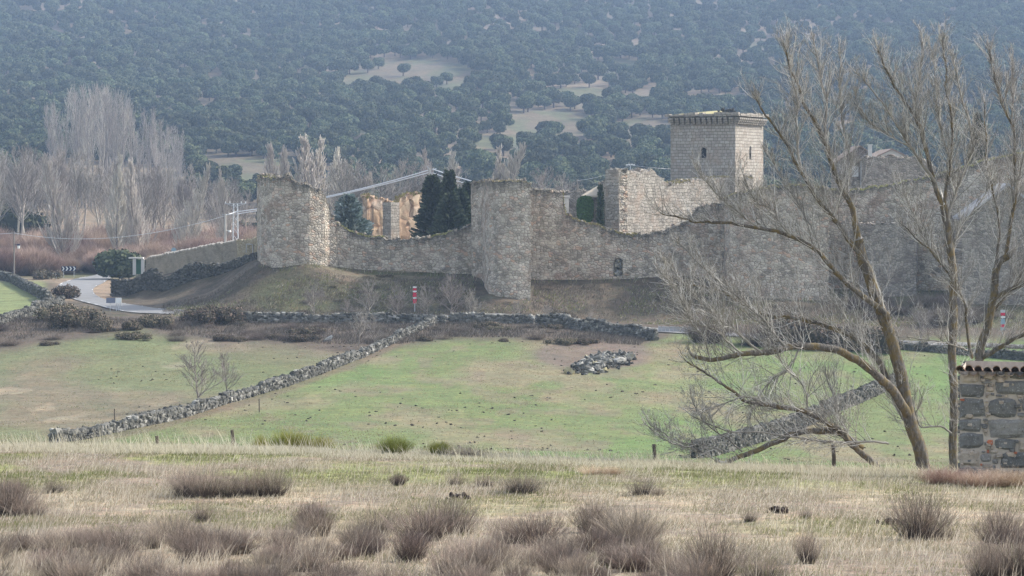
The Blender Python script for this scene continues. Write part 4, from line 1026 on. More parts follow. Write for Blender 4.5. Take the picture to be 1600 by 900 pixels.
def bare_tree_meshes(seed, h, mat_bark, mat_twig, r0=None, style='spread', minr=.02):
    rng = np.random.default_rng(seed); tr = MB(); tw = MB(); r0 = r0 or h * .016
    n = 9; pts = [np.zeros(3)]; d = np.array([0, 0, 1.0])
    for k in range(n): d = unit(d + rng.normal(0, .06, 3)); pts.append(pts[-1] + d * h * (.93 if style != 'bushy' else .6) / n)
    pts = np.array(pts); pts[0, 2] = -.3; tr.tube(pts, np.linspace(r0, r0 * .2, n + 1), 6, tint=.3)
    if style == 'poplar':
        for k in range(150):
            f = .05 + .9 * rng.random() ** 1.1; b = np.array([np.interp(f * n, range(n + 1), pts[:, i]) for i in range(3)])
            a = rng.uniform(0, 2 * pi); L = h * (.19 * (1 - f) + .07) * rng.uniform(.7, 1.15); oo = 1.15 - .95 * f
            grow(tw, b, (cos(a) * oo, sin(a) * oo, 1), L, max(minr, L * .008), 1, rng, .75, (8,), .25, .07, minr, 3, (.1, .95))
    elif style == 'whip':
        for k in range(60):
            f = .32 + .66 * rng.random(); b = np.array([np.interp(f * n, range(n + 1), pts[:, i]) for i in range(3)])
            a = rng.uniform(0, 2 * pi); L = h * (.34 * (1 - f) + .09) * rng.uniform(.7, 1.2)
            grow(tw, b, (cos(a) * .8, sin(a) * .8, 1), L, max(minr, L * .01), 1, rng, .6, (7,), .5, .1, minr, 3, (.1, .95))
    elif style == 'slim':
        for k in range(46):
            f = .36 + .6 * rng.random(); b = np.array([np.interp(f * n, range(n + 1), pts[:, i]) for i in range(3)])
            a = rng.uniform(0, 2 * pi); L = h * (.2 * (1 - f) + .07) * rng.uniform(.7, 1.2)
            grow(tw, b, (cos(a) * .55, sin(a) * .55, 1), L, max(minr, L * .01), 1, rng, .6, (5,), .5, .1, minr, 3, (.1, .95))
    elif style == 'spread':
        for k in range(34):
            f = .18 + .78 * rng.random(); b = np.array([np.interp(f * n, range(n + 1), pts[:, i]) for i in range(3)])
            a = rng.uniform(0, 2 * pi); L = h * (.42 * (1 - f) + .14) * rng.uniform(.7, 1.15)
            grow(tw, b, (cos(a), sin(a), .7), L, max(minr, L * .014), 2, rng, .35, (5, 5), .6, .14, minr, 3, (.1, .95))
    me1 = mesh_from('trunk', np.concatenate(tr.V), [np.concatenate(tr.Q)], mat_bark, True, {'tint': np.concatenate(tr.A)})
    me2 = mesh_from('crown', np.concatenate(tw.V), [np.concatenate(tw.Q)], mat_twig, False, {'tint': np.concatenate(tw.A)})
    return me1, me2
def twig_bush_mesh(seed, w, h, n, mat, tw=.02, spread=1.0, bush_tint=(0, 1), kink=.12, up=1.0):
    """dense shrub of fine upright twigs with forked tips"""
    rng = np.random.default_rng(seed); V = []
    a = rng.uniform(0, 2 * pi, n); rr = np.sqrt(rng.random(n)); b = np.stack([np.cos(a) * rr * w * .22, np.sin(a) * rr * w * .22, 0 * a - .03], 1)
    el = rng.uniform(0, 1, n) ** .8; dirn = np.stack([np.cos(a) * rr * w * .38 * spread, np.sin(a) * rr * w * .38 * spread, h * (1.05 - .45 * rr ** 2)], 1)
    dirn *= rng.uniform(.55, 1.12, n)[:, None]
    dirn[:, :2] += rng.normal(0, .05 * w, (n, 2))
    t = np.clip(rng.normal(.45, .25, n), *bush_tint)
    def seg(p0, p1, w0, w1, t):
        m = len(p0); s = rng.uniform(0, pi, m); d = np.stack([np.cos(s), np.sin(s) * .4, 0 * s], 1)
        VV = np.stack([p0 - d * w0, p0 + d * w0, p1 + d * w1, p1 - d * w1], 1).reshape(-1, 3)
        V.append((VV, np.repeat(t, 4)))
    m1 = b + dirn * .5 + rng.normal(0, kink * h * .5, (n, 3)) * [1, 1, .2]; m2 = b + dirn + rng.normal(0, kink * h * .6, (n, 3)) * [1, 1, .3]
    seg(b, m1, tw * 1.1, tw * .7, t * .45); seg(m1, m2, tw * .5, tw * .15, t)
    for k in range(3):
        f = rng.uniform(.3, .95, n)[:, None]; q = m1 * (1 - f) + m2 * f
        e = q + (dirn * rng.uniform(.16, .34, n)[:, None]) + rng.normal(0, .11 * h, (n, 3)) * [1, 1, .5]
        seg(q, e, tw * .35, tw * .12, np.clip(t + .15, 0, 1))
    VV = np.concatenate([v[0] for v in V]); tt = np.concatenate([v[1] for v in V]); i = np.arange(len(VV) // 4) * 4
    return mesh_from('shrub', VV, [np.stack([i, i + 1, i + 2, i + 3], 1)], mat, False, {'tint': tt})
def leaf_cloud(seed, lumps, n, size, mat, name='crown', core=.72, flat=.75):
    """lumps: list of (centre, radii) ; leaf clump quads over the lumps plus shaded inner cores"""
    rng = np.random.default_rng(seed); V = []; T = []; Qs = []
    wts = np.array([r[0] * r[2] + r[0] * r[1] for c, r in lumps]); wts = wts / wts.sum()
    mb = MB()
    for (c, r), wt in zip(lumps, wts):
        m = int(n * wt) + 4; d = rng.normal(0, 1, (m, 3)); d /= np.linalg.norm(d, axis=1)[:, None]
        lump = .86 + .3 * fbm(d[:, 0] * 2.2 + c[0], d[:, 1] * 2.2 + c[1], d[:, 2] * 2.2 + seed, 3)
        p = np.array(c) + d * np.array(r) * (lump * rng.uniform(.84, 1.06, m))[:, None]
        nn = d + rng.normal(0, .55, (m, 3)); nn /= np.linalg.norm(nn, axis=1)[:, None]
        u = np.cross(nn, rng.normal(0, 1, (m, 3))); u /= np.linalg.norm(u, axis=1)[:, None]; v = np.cross(nn, u)
        s = size * rng.uniform(.5, 1.25, m)[:, None]
        q = np.stack([p - u*s - v*s*.4, p + u*s*.3 - v*s, p + u*s + v*s*.5, p - u*s*.2 + v*s], 1)
        i = np.arange(m) * 4
        mb.add(q.reshape(-1, 3), np.stack([i, i+1, i+2, i+3], 1), tint=np.repeat(rng.random(m), 4))
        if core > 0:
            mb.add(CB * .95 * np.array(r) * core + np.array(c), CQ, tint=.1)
    return mesh_from(name, np.concatenate(mb.V), [np.concatenate(mb.Q)], mat, False, {'tint': np.concatenate(mb.A)})
def oak_lumps(rng, w, h, n=11):
    L = [((0, 0, h * .62), (w * .34, w * .34, h * .3))]
    for k in range(n):
        a = rng.uniform(0, 2 * pi); rr = rng.uniform(.35, .95) * w * .34; r = w * rng.uniform(.13, .21)
        L.append(((cos(a) * rr, sin(a) * rr, h * rng.uniform(.42, .82)), (r, r, r * .75)))
    return L
def oak_trunk(seed, h):
    rng = np.random.default_rng(seed); mb = MB(); r = h * .045
    mb.tube([(0, 0, -.8), (rng.normal(0, .1), 0, h * .25), (rng.normal(0, .25), rng.normal(0, .2), h * .5)], [r * 1.3, r, r * .7], 6)
    for k in range(3):
        a = rng.uniform(0, 6.28); mb.tube([(0, 0, h * .25), (cos(a) * h * .15, sin(a) * h * .15, h * .5), (cos(a) * h * .24, sin(a) * h * .24, h * .68)], [r * .6, r * .4, r * .2], 5)
    return mesh_from('trunk', np.concatenate(mb.V), [np.concatenate(mb.Q)], M['oak_bark'], True, {'tint': np.concatenate(mb.A)})
OAK = []
for k in range(6):
    rng = np.random.default_rng(300 + k); w = [7.5, 9, 7, 8.5, 10, 6.5][k]; h = [5.8, 6.4, 5.6, 6.6, 6.8, 5.4][k]
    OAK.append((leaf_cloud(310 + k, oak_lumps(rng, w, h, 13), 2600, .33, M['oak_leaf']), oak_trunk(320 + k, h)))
def bins(v, edges, names):
    for e, n_ in zip(edges, names):
        if v < e: return n_
    return names[-1]
OAKX = ([110, 210, 300, 420, 530, 650, 720, 790, 880, 930, 990, 1050, 1200, 1330, 1450], ['above the far left edge of the valley', 'left of the pale grove', 'beside the pale grove', 'above the pylon', 'above the corner tower', 'above the blue-green cedar', 'above the ochre ruin', 'above the dark conifers', 'above the middle tower', 'above the ivy and beige roof', 'above the floodlight mast', 'just left of the keep', 'directly behind the keep', 'behind the leaning bare tree', 'behind the village houses', 'behind the rightmost branches'])
def place_tree(name, meshes, loc, rz, s, label, cat, group, names=('crown', 'trunk')):
    t_ = thing(name, label, cat, loc, group, rz); t_.scale = (s, s, s) if np.isscalar(s) else s
    for me, nm in zip(meshes, names): o = bpy.data.objects.new(nm, me); COL.objects.link(o); o.parent = t_
    return t_
# scatter holm oaks over the hill
rng = np.random.default_rng(77)
pts = []
cell = {}
N = 95000
Dc = np.sqrt(rng.uniform(560**2, 2250**2, N)); Uc = rng.uniform(-500, 2100, N)
Xc = (Uc - 800) / F * Dc; Zc = gz(Xc, Dc); Rc = HZ - Zc * F / Dc
ec = clearing(Uc, Rc); dens = fbm(Xc / 70, Dc / 90, 6.0, 4)
order = np.argsort(Dc + rng.uniform(0, 1, N) * 30)
for k in order:
    sp_ = np.interp(Dc[k], [560, 1000, 1500, 2250], [6.8, 7.6, 9.0, 11]) * (1.2 if dens[k] < .4 else 1.0)
    if ec[k] < 1 + .5 * (dens[k] - .5): 
        if rng.random() > .012: continue
    if dens[k] < .4 and rng.random() < .75: continue
    if Dc[k] < 720 and Uc[k] < 420 and rng.random() < .93: continue       # poplar groves stand here
    if Dc[k] < 900 and 60 < Uc[k] < 300 and Rc[k] > 205: continue
    if Dc[k] < 640 and rng.random() < .6: continue
    ck = (int(Xc[k] // 9), int(Dc[k] // 9)); ok = True
    for a in (-1, 0, 1):
        for b in (-1, 0, 1):
            for q in cell.get((ck[0] + a, ck[1] + b), ()):
                if (q[0] - Xc[k])**2 + (q[1] - Dc[k])**2 < sp_**2: ok = False
    if not ok: continue
    cell.setdefault(ck, []).append((Xc[k], Dc[k])); pts.append((Xc[k], Dc[k], Zc[k], Uc[k], Rc[k]))
pts = np.array(pts); print('oaks', len(pts))
inview = (pts[:, 3] > -10) & (pts[:, 3] < 1610) & (pts[:, 4] > -20)
# things that show: nearest 290 in view (not hidden behind the castle)
vis = inview & ~((pts[:, 3] > 405) & (pts[:, 3] < 1080) & (pts[:, 4] > 318)) & ~((pts[:, 3] > 1090) & (pts[:, 4] > 285))
idx = np.where(vis)[0]; idx = idx[np.argsort(pts[idx, 1])][:285]
single = set(idx.tolist())
def where(px, row):
    h_ = 'left' if px < 400 else 'centre-left' if px < 750 else 'centre' if px < 1050 else 'right'
    return h_
for k in idx:
    x, y, z, u, r_ = pts[k]
    wh = bins(u, *OAKX); rw = bins(r_, [205, 235, 262, 290], ['high', 'midway', 'low', 'lower', 'lowest'])
    lab = 'round holm oak, ' + rw + ' ' + wh; grp = 'holm oaks ' + rw + ' ' + wh
    v = int(rng.integers(0, 6)); s = rng.uniform(.85, 1.4)
    place_tree('holm_oak', OAK[v], (x, y, z - .2), rng.uniform(0, 6.28), (s * rng.uniform(.9, 1.15), s, s * rng.uniform(.85, 1.15)), lab, 'tree', grp)
rest = np.array([k for k in range(len(pts)) if k not in single])
# the far wood: one object of instanced trees
srcs = []
seen = {}
for o in COL.objects:
    if o.name.startswith('crown') and o.parent and o.parent.name.startswith('holm_oak') and o.data.name not in seen:
        tr = [c for c in o.parent.children if c.name.startswith('trunk')][0]; seen[o.data.name] = (o, tr)
srcs = list(seen.values())
me = bpy.data.meshes.new('oak_wood'); me.vertices.add(len(rest)); me.vertices.foreach_set('co', (pts[rest, :3] - [0, 0, .2]).astype(np.float32).ravel())
at_ = me.attributes.new('sc', 'FLOAT', 'POINT'); at_.data.foreach_set('value', (rng.uniform(.85, 1.4, len(rest)) * np.interp(pts[rest, 1], [600, 1500], [1.0, 1.25])).astype(np.float32))
ow = bpy.data.objects.new('oak_wood', me); COL.objects.link(ow); tag(ow, 'dense holm oak wood covering the far hillside', 'wood', kind='stuff')
ng = bpy.data.node_groups.new('scatter', 'GeometryNodeTree')
ng.interface.new_socket('Geometry', in_out='INPUT', socket_type='NodeSocketGeometry'); ng.interface.new_socket('Geometry', in_out='OUTPUT', socket_type='NodeSocketGeometry')
gi = ng.nodes.new('NodeGroupInput'); go = ng.nodes.new('NodeGroupOutput'); ip = ng.nodes.new('GeometryNodeInstanceOnPoints'); mp_ = ng.nodes.new('GeometryNodeMeshToPoints')
jg = ng.nodes.new('GeometryNodeJoinGeometry')
ng.links.new(gi.outputs[0], mp_.inputs[0]); ng.links.new(mp_.outputs[0], ip.inputs['Points'])
for cr_, tr_ in srcs:
    j2 = ng.nodes.new('GeometryNodeJoinGeometry')
    for o in (cr_, tr_):
        oi = ng.nodes.new('GeometryNodeObjectInfo'); oi.transform_space = 'ORIGINAL'; oi.inputs['Object'].default_value = o; oi.inputs['As Instance'].default_value = False
        ng.links.new(oi.outputs['Geometry'], j2.inputs[0])
    gti = ng.nodes.new('GeometryNodeGeometryToInstance'); ng.links.new(j2.outputs[0], gti.inputs[0]); ng.links.new(gti.outputs[0], jg.inputs[0])
ng.links.new(jg.outputs[0], ip.inputs['Instance']); ip.inputs['Pick Instance'].default_value = True
rv = ng.nodes.new('FunctionNodeRandomValue'); rv.data_type = 'INT'; rv.inputs[4].default_value = 0; rv.inputs[5].default_value = len(srcs) - 1; ng.links.new(rv.outputs[2], ip.inputs['Instance Index'])
rr_ = ng.nodes.new('FunctionNodeRandomValue'); rr_.data_type = 'FLOAT_VECTOR'; rr_.inputs[0].default_value = (0, 0, 0); rr_.inputs[1].default_value = (0, 0, 6.28)
e2r = ng.nodes.new('FunctionNodeEulerToRotation'); ng.links.new(rr_.outputs[0], e2r.inputs[0]); ng.links.new(e2r.outputs[0], ip.inputs['Rotation'])
na = ng.nodes.new('GeometryNodeInputNamedAttribute'); na.data_type = 'FLOAT'; na.inputs['Name'].default_value = 'sc'; ng.links.new(na.outputs['Attribute'], ip.inputs['Scale'])
ng.links.new(ip.outputs[0], go.inputs[0])
mod = ow.modifiers.new('scatter', 'NODES'); mod.node_group = ng

# poplars and bare groves
POP = [bare_tree_meshes(400 + k, 16, M['grove_twig'], M['pale_twig'], .2, 'poplar', .028)[::-1] for k in range(3)]
WHIP = [bare_tree_meshes(410 + k, 15, M['pale_twig'], M['grove_twig'], .2, 'whip', .02)[::-1] for k in range(4)]
WHIP2 = [bare_tree_meshes(415 + k, 15, M['slope_twig'], M['slope_twig'], .16, 'slim', .013)[::-1] for k in range(3)]
SPR = [bare_tree_meshes(420 + k, 8, M['grove_twig'], M['grove_twig'], .12, 'spread', .014)[::-1] for k in range(3)]
def rows_tree(name, meshes, px, r_top, D, label, group=None, wx=1.0, h0=16, base_row=None):
    g = ground_pt(px, D); top = P(px, r_top, D)[2]; s = (top - g[2]) / h0
    return place_tree(name, meshes, g, RNG.uniform(0, 6.28), (s * wx, s * wx, s), label, 'tree', group)
for k, (px, rt, D, wx, lab) in enumerate([
    (100, 222, 470, 1.25, 'tallest broad bare poplar standing over the reddish shrubs at left'), (185, 232, 480, 1.0, 'pointed bare poplar between the two broad ones of the left row'),
    (222, 240, 478, 1.0, 'second pointed bare poplar right of the middle of the left row'), (290, 240, 470, 1.0, 'ragged bare poplar near the right end of the left row'),
    (352, 256, 460, .8, 'slim bare poplar just behind the lattice pylon'), (436, 216, 520, 1.1, 'left poplar of the pair above the corner tower'), (447, 213, 522, 1.0, 'right poplar of the pair above the corner tower'),
    (488, 207, 505, 1.5, 'left tall poplar of the clump behind the leaning tower top'), (503, 203, 505, 1.6, 'tall middle poplar of the clump behind the leaning tower top'), (515, 215, 508, 1.2, 'short right poplar of the clump behind the leaning tower top'),
    (675, 226, 500, 1.3, 'bare poplar behind the pole and conifers, left of two'), (688, 228, 503, 1.3, 'bare poplar behind the pole and conifers, right of two'), (760, 208, 495, 1.5, 'tall slim bare poplar rising over the middle tower'), (774, 222, 498, 1.3, 'shorter slim poplar beside the one over the middle tower')]):
    rows_tree('poplar', POP[k % 3], px, rt, D, lab, 'poplars', wx)
rng = np.random.default_rng(88)
for k in range(50):      # grove along the valley
    px = rng.uniform(-30, 385); D = rng.uniform(500, 600); rt = np.interp(px, [0, 60, 120, 300, 385], [232, 225, 238, 262, 275]) + rng.uniform(-6, 22)
    rows_tree('grove_tree', WHIP[k % 4], px, rt, D, 'slender leafless tree of the valley grove ' + (w_ := bins(px, [60, 100, 150, 205, 255, 300, 350], ['at the far left edge', 'left of the tallest poplar', 'right of the tallest poplar', 'behind the pointed poplar', 'above the round dark tree', 'above the rendered wall', 'left of the pylon', 'behind the pylon'])), 'valley grove ' + w_, 1.05, 15)
for k in range(70):      # pale grove on the slope
    px = rng.uniform(80, 285); D = rng.uniform(720, 800); rt = np.interp(px, [80, 110, 150, 200, 240, 290], [150, 130, 122, 138, 168, 205]) + rng.uniform(-4, 16)
    rows_tree('grove_tree', WHIP2[k % 3], px, rt, D, 'pale slender leafless tree on the wooded slope, ' + (w_ := bins(px, [115, 150, 185, 220, 255], ['left edge of the pale grove', 'left part of the pale grove', 'tallest middle of the pale grove', 'right of the middle of the pale grove', 'lower right part of the pale grove', 'right end of the pale grove'])), 'slope grove ' + w_, .8, 15)
for k, (px, rt, D) in enumerate([(545, 245, 470), (562, 250, 475), (577, 252, 472), (592, 262, 470), (620, 250, 478), (636, 246, 478), (650, 256, 476), (708, 262, 480), (838, 268, 470), (855, 262, 480), (872, 268, 480), (890, 275, 470), (530, 256, 470), (1190, 170, 420)][:13]):
    rows_tree('bare_tree', SPR[k % 3] if k % 2 else WHIP[k % 4], px, rt, D, 'leafless pale tree behind the castle between the corner and middle towers' if px < 800 else 'leafless pale tree behind the wall right of the middle tower', 'bare trees behind the castle' + (' left' if px < 800 else ' right'), 1.1, 8 if k % 2 else 15)

# reddish shrubs in the valley
RB = [twig_bush_mesh(500 + k, 6.0, 4.5, 2600, M['red_twig'], .07, 1.1, kink=.16) for k in range(4)]
def shrub(name, me, loc, s, label, group, cat='shrub', rz=None):
    o = bpy.data.objects.new(name, me); COL.objects.link(o); o.location = loc; o.rotation_euler = (0, 0, RNG.uniform(0, 6.28) if rz is None else rz); o.scale = (s, s, s) if np.isscalar(s) else s
    return tag(o, label, cat, group)
rng = np.random.default_rng(91)
for k in range(120):
    D = rng.uniform(440, 520); px = rng.uniform(-20, 410)
    if 95 < px < 235 and D < 452: D += 30
    g = ground_pt(px, D); s = rng.uniform(.6, 1.15)
    shrub('willow_shrub', RB[k % 4], g, s * (1.25 if D > 480 else 1), 'leafless reddish brown willow shrub, ' + (w_ := ('back rank ' if D > 480 else 'front rank ') + bins(px, [30, 100, 160, 230, 290, 340], ['behind the lone pole', 'behind the chevron signs', 'left of the round dark tree', 'behind the round dark tree', 'behind the round sign', 'left of the pylon', 'behind the pylon'])), 'willow shrubs ' + w_)
for k in range(22):
    px = rng.choice([rng.uniform(880, 1040), rng.uniform(500, 740)]); D = rng.uniform(470, 540); g = ground_pt(px, D)
    shrub('willow_shrub', RB[k % 4], g, 1.3, 'leafless brown shrub behind the castle', 'brown shrubs behind the castle')

# evergreens
def cone_tree(seed, w, h, n, mat, leaf=.35, flat=False):
    rng = np.random.default_rng(seed); f = rng.random(n) ** .75; z = h * (.04 + .96 * f); a = rng.uniform(0, 2 * pi, n); R = w / 2 * (1 - f) ** .7 * (.15 + 1.6 * fbm(f * 9, np.cos(a) * 2.2 + 5, np.sin(a) * 1.6 + seed, 3))
    rad = R * rng.uniform(.45, 1.1, n); p = np.stack([np.cos(a) * rad, np.sin(a) * rad, z - rad * .1], 1)
    d = np.stack([np.cos(a), np.sin(a), np.full(n, .35)], 1); d += rng.normal(0, .25, (n, 3)); d /= np.linalg.norm(d, axis=1)[:, None]
    s = np.cross(d, rng.normal(0, 1, (n, 3))); s /= np.linalg.norm(s, axis=1)[:, None]
    L = leaf * rng.uniform(.7, 1.6, n)[:, None]
    V = np.stack([p - s*L*.28, p + s*L*.28, p + d*L + s*L*.1, p + d*L - s*L*.1], 1).reshape(-1, 3); i = np.arange(n) * 4
    mb = MB(); mb.add(V, np.stack([i, i+1, i+2, i+3], 1), tint=np.repeat(rng.random(n), 4))
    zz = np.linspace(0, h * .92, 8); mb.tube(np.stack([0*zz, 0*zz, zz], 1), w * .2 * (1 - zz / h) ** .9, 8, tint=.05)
    tr = MB(); tr.tube([(0, 0, -.4), (0, 0, h * .3)], [.2, .12], 6)
    return (mesh_from('crown', np.concatenate(mb.V), [np.concatenate(mb.Q)], mat, False, {'tint': np.concatenate(mb.A)}), mesh_from('trunk', np.concatenate(tr.V), [np.concatenate(tr.Q)], M['oak_bark'], True, {'tint': np.concatenate(tr.A)}))
def conifer(px, rt, D, w, mat, seed, label, name='conifer', leaf=.6, n=3600):
    g = ground_pt(px, D); h = P(px, rt, D)[2] - g[2]
    place_tree(name, cone_tree(seed, w, h, n, mat, leaf), g, 0, 1.0, label, 'tree', None)
conifer(544, 306, 336, 8.6, M['blue_leaf'], 601, 'blue-green cedar standing just inside the low curtain wall', 'cedar', .55, 3600)
conifer(675, 277, 344, 5.6, M['dark_leaf'], 602, 'left and broadest of the dark conifers beside the ochre ruin')
conifer(702, 270, 342, 2.8, M['dark_leaf'], 603, 'slim pointed conifer in the middle of the dark group')
conifer(719, 298, 341, 5.0, M['dark_leaf'], 604, 'lower dark conifer nearest the middle tower')
conifer(733, 288, 343, 2.6, M['dark_leaf'], 605, 'narrow dark conifer touching the middle tower edge')
conifer(703, 305, 338, 7.0, M['dark_leaf'], 608, 'bushy low conifer filling the foot of the dark group')
conifer(938, 290, 327.5, 1.1, M['dark_leaf'], 606, 'narrow dark cypress against the broken end of the pale wall', 'cypress', .3, 1500)
conifer(1527, 178, 395, 5.0, M['dark_leaf'], 607, 'dark pointed conifer behind the right castle wall', leaf=.5)
def evergreen(px, r0, r1, D, wpx, mat, seed, label, name='evergreen_tree', size=.3, n=2600, trunk=True):
    g = ground_pt(px, D) if r1 is None else P(px, r1, D); gg = ground_pt(px, D); h = P(px, r0, D)[2] - g[2]; w = wpx / F * D
    rng = np.random.default_rng(seed); lum = oak_lumps(rng, w, h, 12)
    if name == 'bush': lum = [(((c[0]), c[1], c[2] * .75), r) for c, r in lum]
    lum = [((c[0], c[1], c[2] * .85), (r[0] * 1.2, r[1] * 1.2, r[2] * 1.25)) for c, r in lum]
    lum += [((cos(a_) * w * .27, sin(a_) * w * .27, h * .3), (w * .19, w * .19, h * .24)) for a_ in rng.uniform(0, 6.28, 8)] + [((0, 0, h * .4), (w * .33, w * .33, h * .36))]
    me = leaf_cloud(seed, lum, n, size, mat)
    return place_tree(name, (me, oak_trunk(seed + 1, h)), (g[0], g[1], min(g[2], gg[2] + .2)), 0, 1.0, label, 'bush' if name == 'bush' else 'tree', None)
evergreen(188, 373, 423, 425, 78, M['dark_leaf'], 620, 'large round dark green tree on the far side of the road bend', 'evergreen_tree', .38, 4200)
evergreen(30, 282, 340, 560, 105, M['oak_leaf'], 622, 'broad dark holm oak at the far left edge of the valley', 'evergreen_tree', .45, 3500)
evergreen(385, 293, 330, 560, 60, M['oak_leaf'], 624, 'dark oak just left of the corner tower behind the pylon', 'evergreen_tree', .45)
evergreen(326, 328, 358, 520, 28, M['oak_leaf'], 626, 'small dark green tree among the willows left of the pylon', 'evergreen_tree', .4, 1600)
evergreen(1235, 232, 300, 362, 75, M['dark_leaf'], 628, 'dark evergreen beside the right side of the keep', 'evergreen_tree', .35, 3200)
evergreen(1290, 236, 300, 366, 60, M['dark_leaf'], 630, 'dark evergreen between the keep and the village houses', 'evergreen_tree', .35, 2600)
evergreen(1042, 250, 300, 356, 26, M['dark_leaf'], 632, 'small dark evergreen at the left foot of the keep', 'evergreen_tree', .3, 1200)
# ivy
rng = np.random.default_rng(640); n = 4200
cx, cy = P(914, 325, 331.2)[0], 331.5
zz = rng.uniform(P(0, 344, 331.5)[2] - .3, P(0, 305, 331.5)[2], n); xx = cx + rng.uniform(-1.25, 1.25, n) * (1 - .12 * np.abs(fbm(zz, zz * 0, 2)) )
_e = np.abs((xx - cx) / 1.3) ** 2.6 + np.abs((zz - zz.mean() + .15) / (zz.ptp() if hasattr(zz, 'ptp') else np.ptp(zz)) * 2.0 / 1.0) ** 2.6 + .9 * (fbm(xx * 2.5, zz * 2.5, 6.0, 3) - .5)
_k = _e < 1; xx, zz = xx[_k], zz[_k]; n = len(xx)
p = np.stack([xx, cy - .4 - .35 * fbm(xx * 1.5, zz * 1.5, 3.0, 3) - rng.random(n) * .15, zz], 1)
nn = rng.normal(0, .5, (n, 3)) + [0, -1, .3]; nn /= np.linalg.norm(nn, axis=1)[:, None]; u = np.cross(nn, rng.normal(0, 1, (n, 3))); u /= np.linalg.norm(u, axis=1)[:, None]; v = np.cross(nn, u); s = .13
q = np.stack([p - u*s, p - v*s, p + u*s, p + v*s], 1).reshape(-1, 3); i = np.arange(n) * 4
mb = MB(); mb.add(q, np.stack([i, i+1, i+2, i+3], 1), tint=np.repeat(rng.random(n), 4)); mb.box((cx, cy + .1, (zz.min() + zz.max()) / 2), (1.5, .7, (zz.max() - zz.min()) * .75), tint=.1)
tag(mb.build('ivy', M['ivy'], at=(cx, cy, zz.min())), 'bright green ivy mass under the beige pyramid roof', 'ivy')

# scrub bushes by the road and on the mound
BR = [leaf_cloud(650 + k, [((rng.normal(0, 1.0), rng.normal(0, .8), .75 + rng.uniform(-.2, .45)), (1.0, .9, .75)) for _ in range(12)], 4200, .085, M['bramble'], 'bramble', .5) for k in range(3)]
M['bank_twig'] = tinted('bank_brush', [(0, (.06, .05, .042)), (.5, (.14, .115, .095)), (1, (.3, .25, .21))], objvar=.25)
TB = [twig_bush_mesh(660 + k, 3.0, 1.8, 900, M['bank_twig'], .02, 1.5, kink=.3) for k in range(3)]
def bush_at(px, row, s, lab, grp=None, kind=0, lo=255, hi=345, D=None, squash=1.0, name='bramble_bush'):
    g = G(px, row, lo, hi) if D is None else ground_pt(px, D)
    me = (BR if kind == 0 else TB)[RNG.integers(0, 3)]
    return shrub(name, me, g - np.array([0, 0, .25]), (s, s, s * squash), lab, grp, 'bush')
bush_at(125, 511, 1.35, 'large dark bramble bush below the direction sign, left part', lo=270, hi=310)
bush_at(165, 516, .95, 'dark bramble bush directly under the direction sign', lo=270, hi=310)
bush_at(108, 500, 1.2, 'dark bramble bush at the end of the lower green-field wall', lo=270, hi=330)
bush_at(200, 515, .75, 'low bramble bush right of the direction sign', lo=270, hi=310)
bush_at(247, 511, .9, 'brown bush left of the pair beside the road', lo=270, hi=310)
bush_at(308, 507, 1.1, 'brown bramble bush, left one of the pair beside the road', lo=270, hi=310)
bush_at(342, 507, 1.35, 'brown bramble bush, larger right one of the pair beside the road', lo=270, hi=310)
bush_at(98, 466, 1.2, 'pale green bush where the green-field walls meet the road', lo=300, hi=380)
bush_at(70, 436, 1.1, 'olive bush at the roadside left of the small chevron sign', lo=380, hi=450)
bush_at(1180, 540, 1.6, 'brown bush at the field top beneath the fan of fine branches', kind=1, lo=250, hi=300)
bush_at(1105, 535, 1.5, 'leafless reddish bush right of the roadside barrier', kind=1, lo=250, hi=300)
bush_at(1240, 540, 1.9, 'dark bush beneath the arching mossy limb at the field top', lo=250, hi=300)
bush_at(1300, 545, 1.7, 'dark bush at the field top right of the arching limb', lo=250, hi=300)
bush_at(1360, 550, 1.7, 'dark bush at the field top behind the main trunks', lo=250, hi=300)
rng = np.random.default_rng(95)
for k in range(60):
    px = rng.uniform(-20, 1050); D = rng.uniform(268, 290)
    if px > 1000: continue
    if px < 120: D -= 6
    bush_at(px, 0, rng.uniform(.35, .8), 'low brown scrub bush on the bank, ' + (w_ := bins(px, [100, 200, 300, 400, 500, 600, 700, 850], ['under the green field wall', 'under the direction sign', 'under the pair of brown bushes', 'under the start of the low road wall', 'above the two bare saplings', 'left of the diagonal wall top', 'at the diagonal wall top', 'below the middle tower', 'below the curving wall'])), 'bank scrub ' + w_, 1 if k % 3 else 0, D=D, squash=.8, name='scrub_bush')
for k in range(46):
    px = rng.uniform(420, 1480); D = rng.uniform(303, 319)
    if abs(px - 795) < 50 and D > 303: continue
    if 1130 < px < 1300 and D > 310: D = 307
    bush_at(px, 0, rng.uniform(.2, .5), 'low dark scrub bush on the mound ' + (w_ := bins(px, [500, 600, 740, 850, 940, 1000, 1130, 1300], ['below the corner tower', 'left of the marker post', 'right of the marker post', 'below the middle tower', 'left of the arched niche', 'right of the arched niche', 'above the roadside barrier', 'below the big bastion', 'below the stone shed'])), 'mound scrub ' + w_, 1 if k % 2 else 0, D=D, squash=.6, name='scrub_bush')
for k in range(16):
    px = rng.uniform(1330, 1600); bush_at(px, 0, rng.uniform(.6, 1.3), 'tangled brown bush below the barn and right castle wall', 'tangled bushes under the right wall', 1, D=rng.uniform(298, 310), name='scrub_bush')
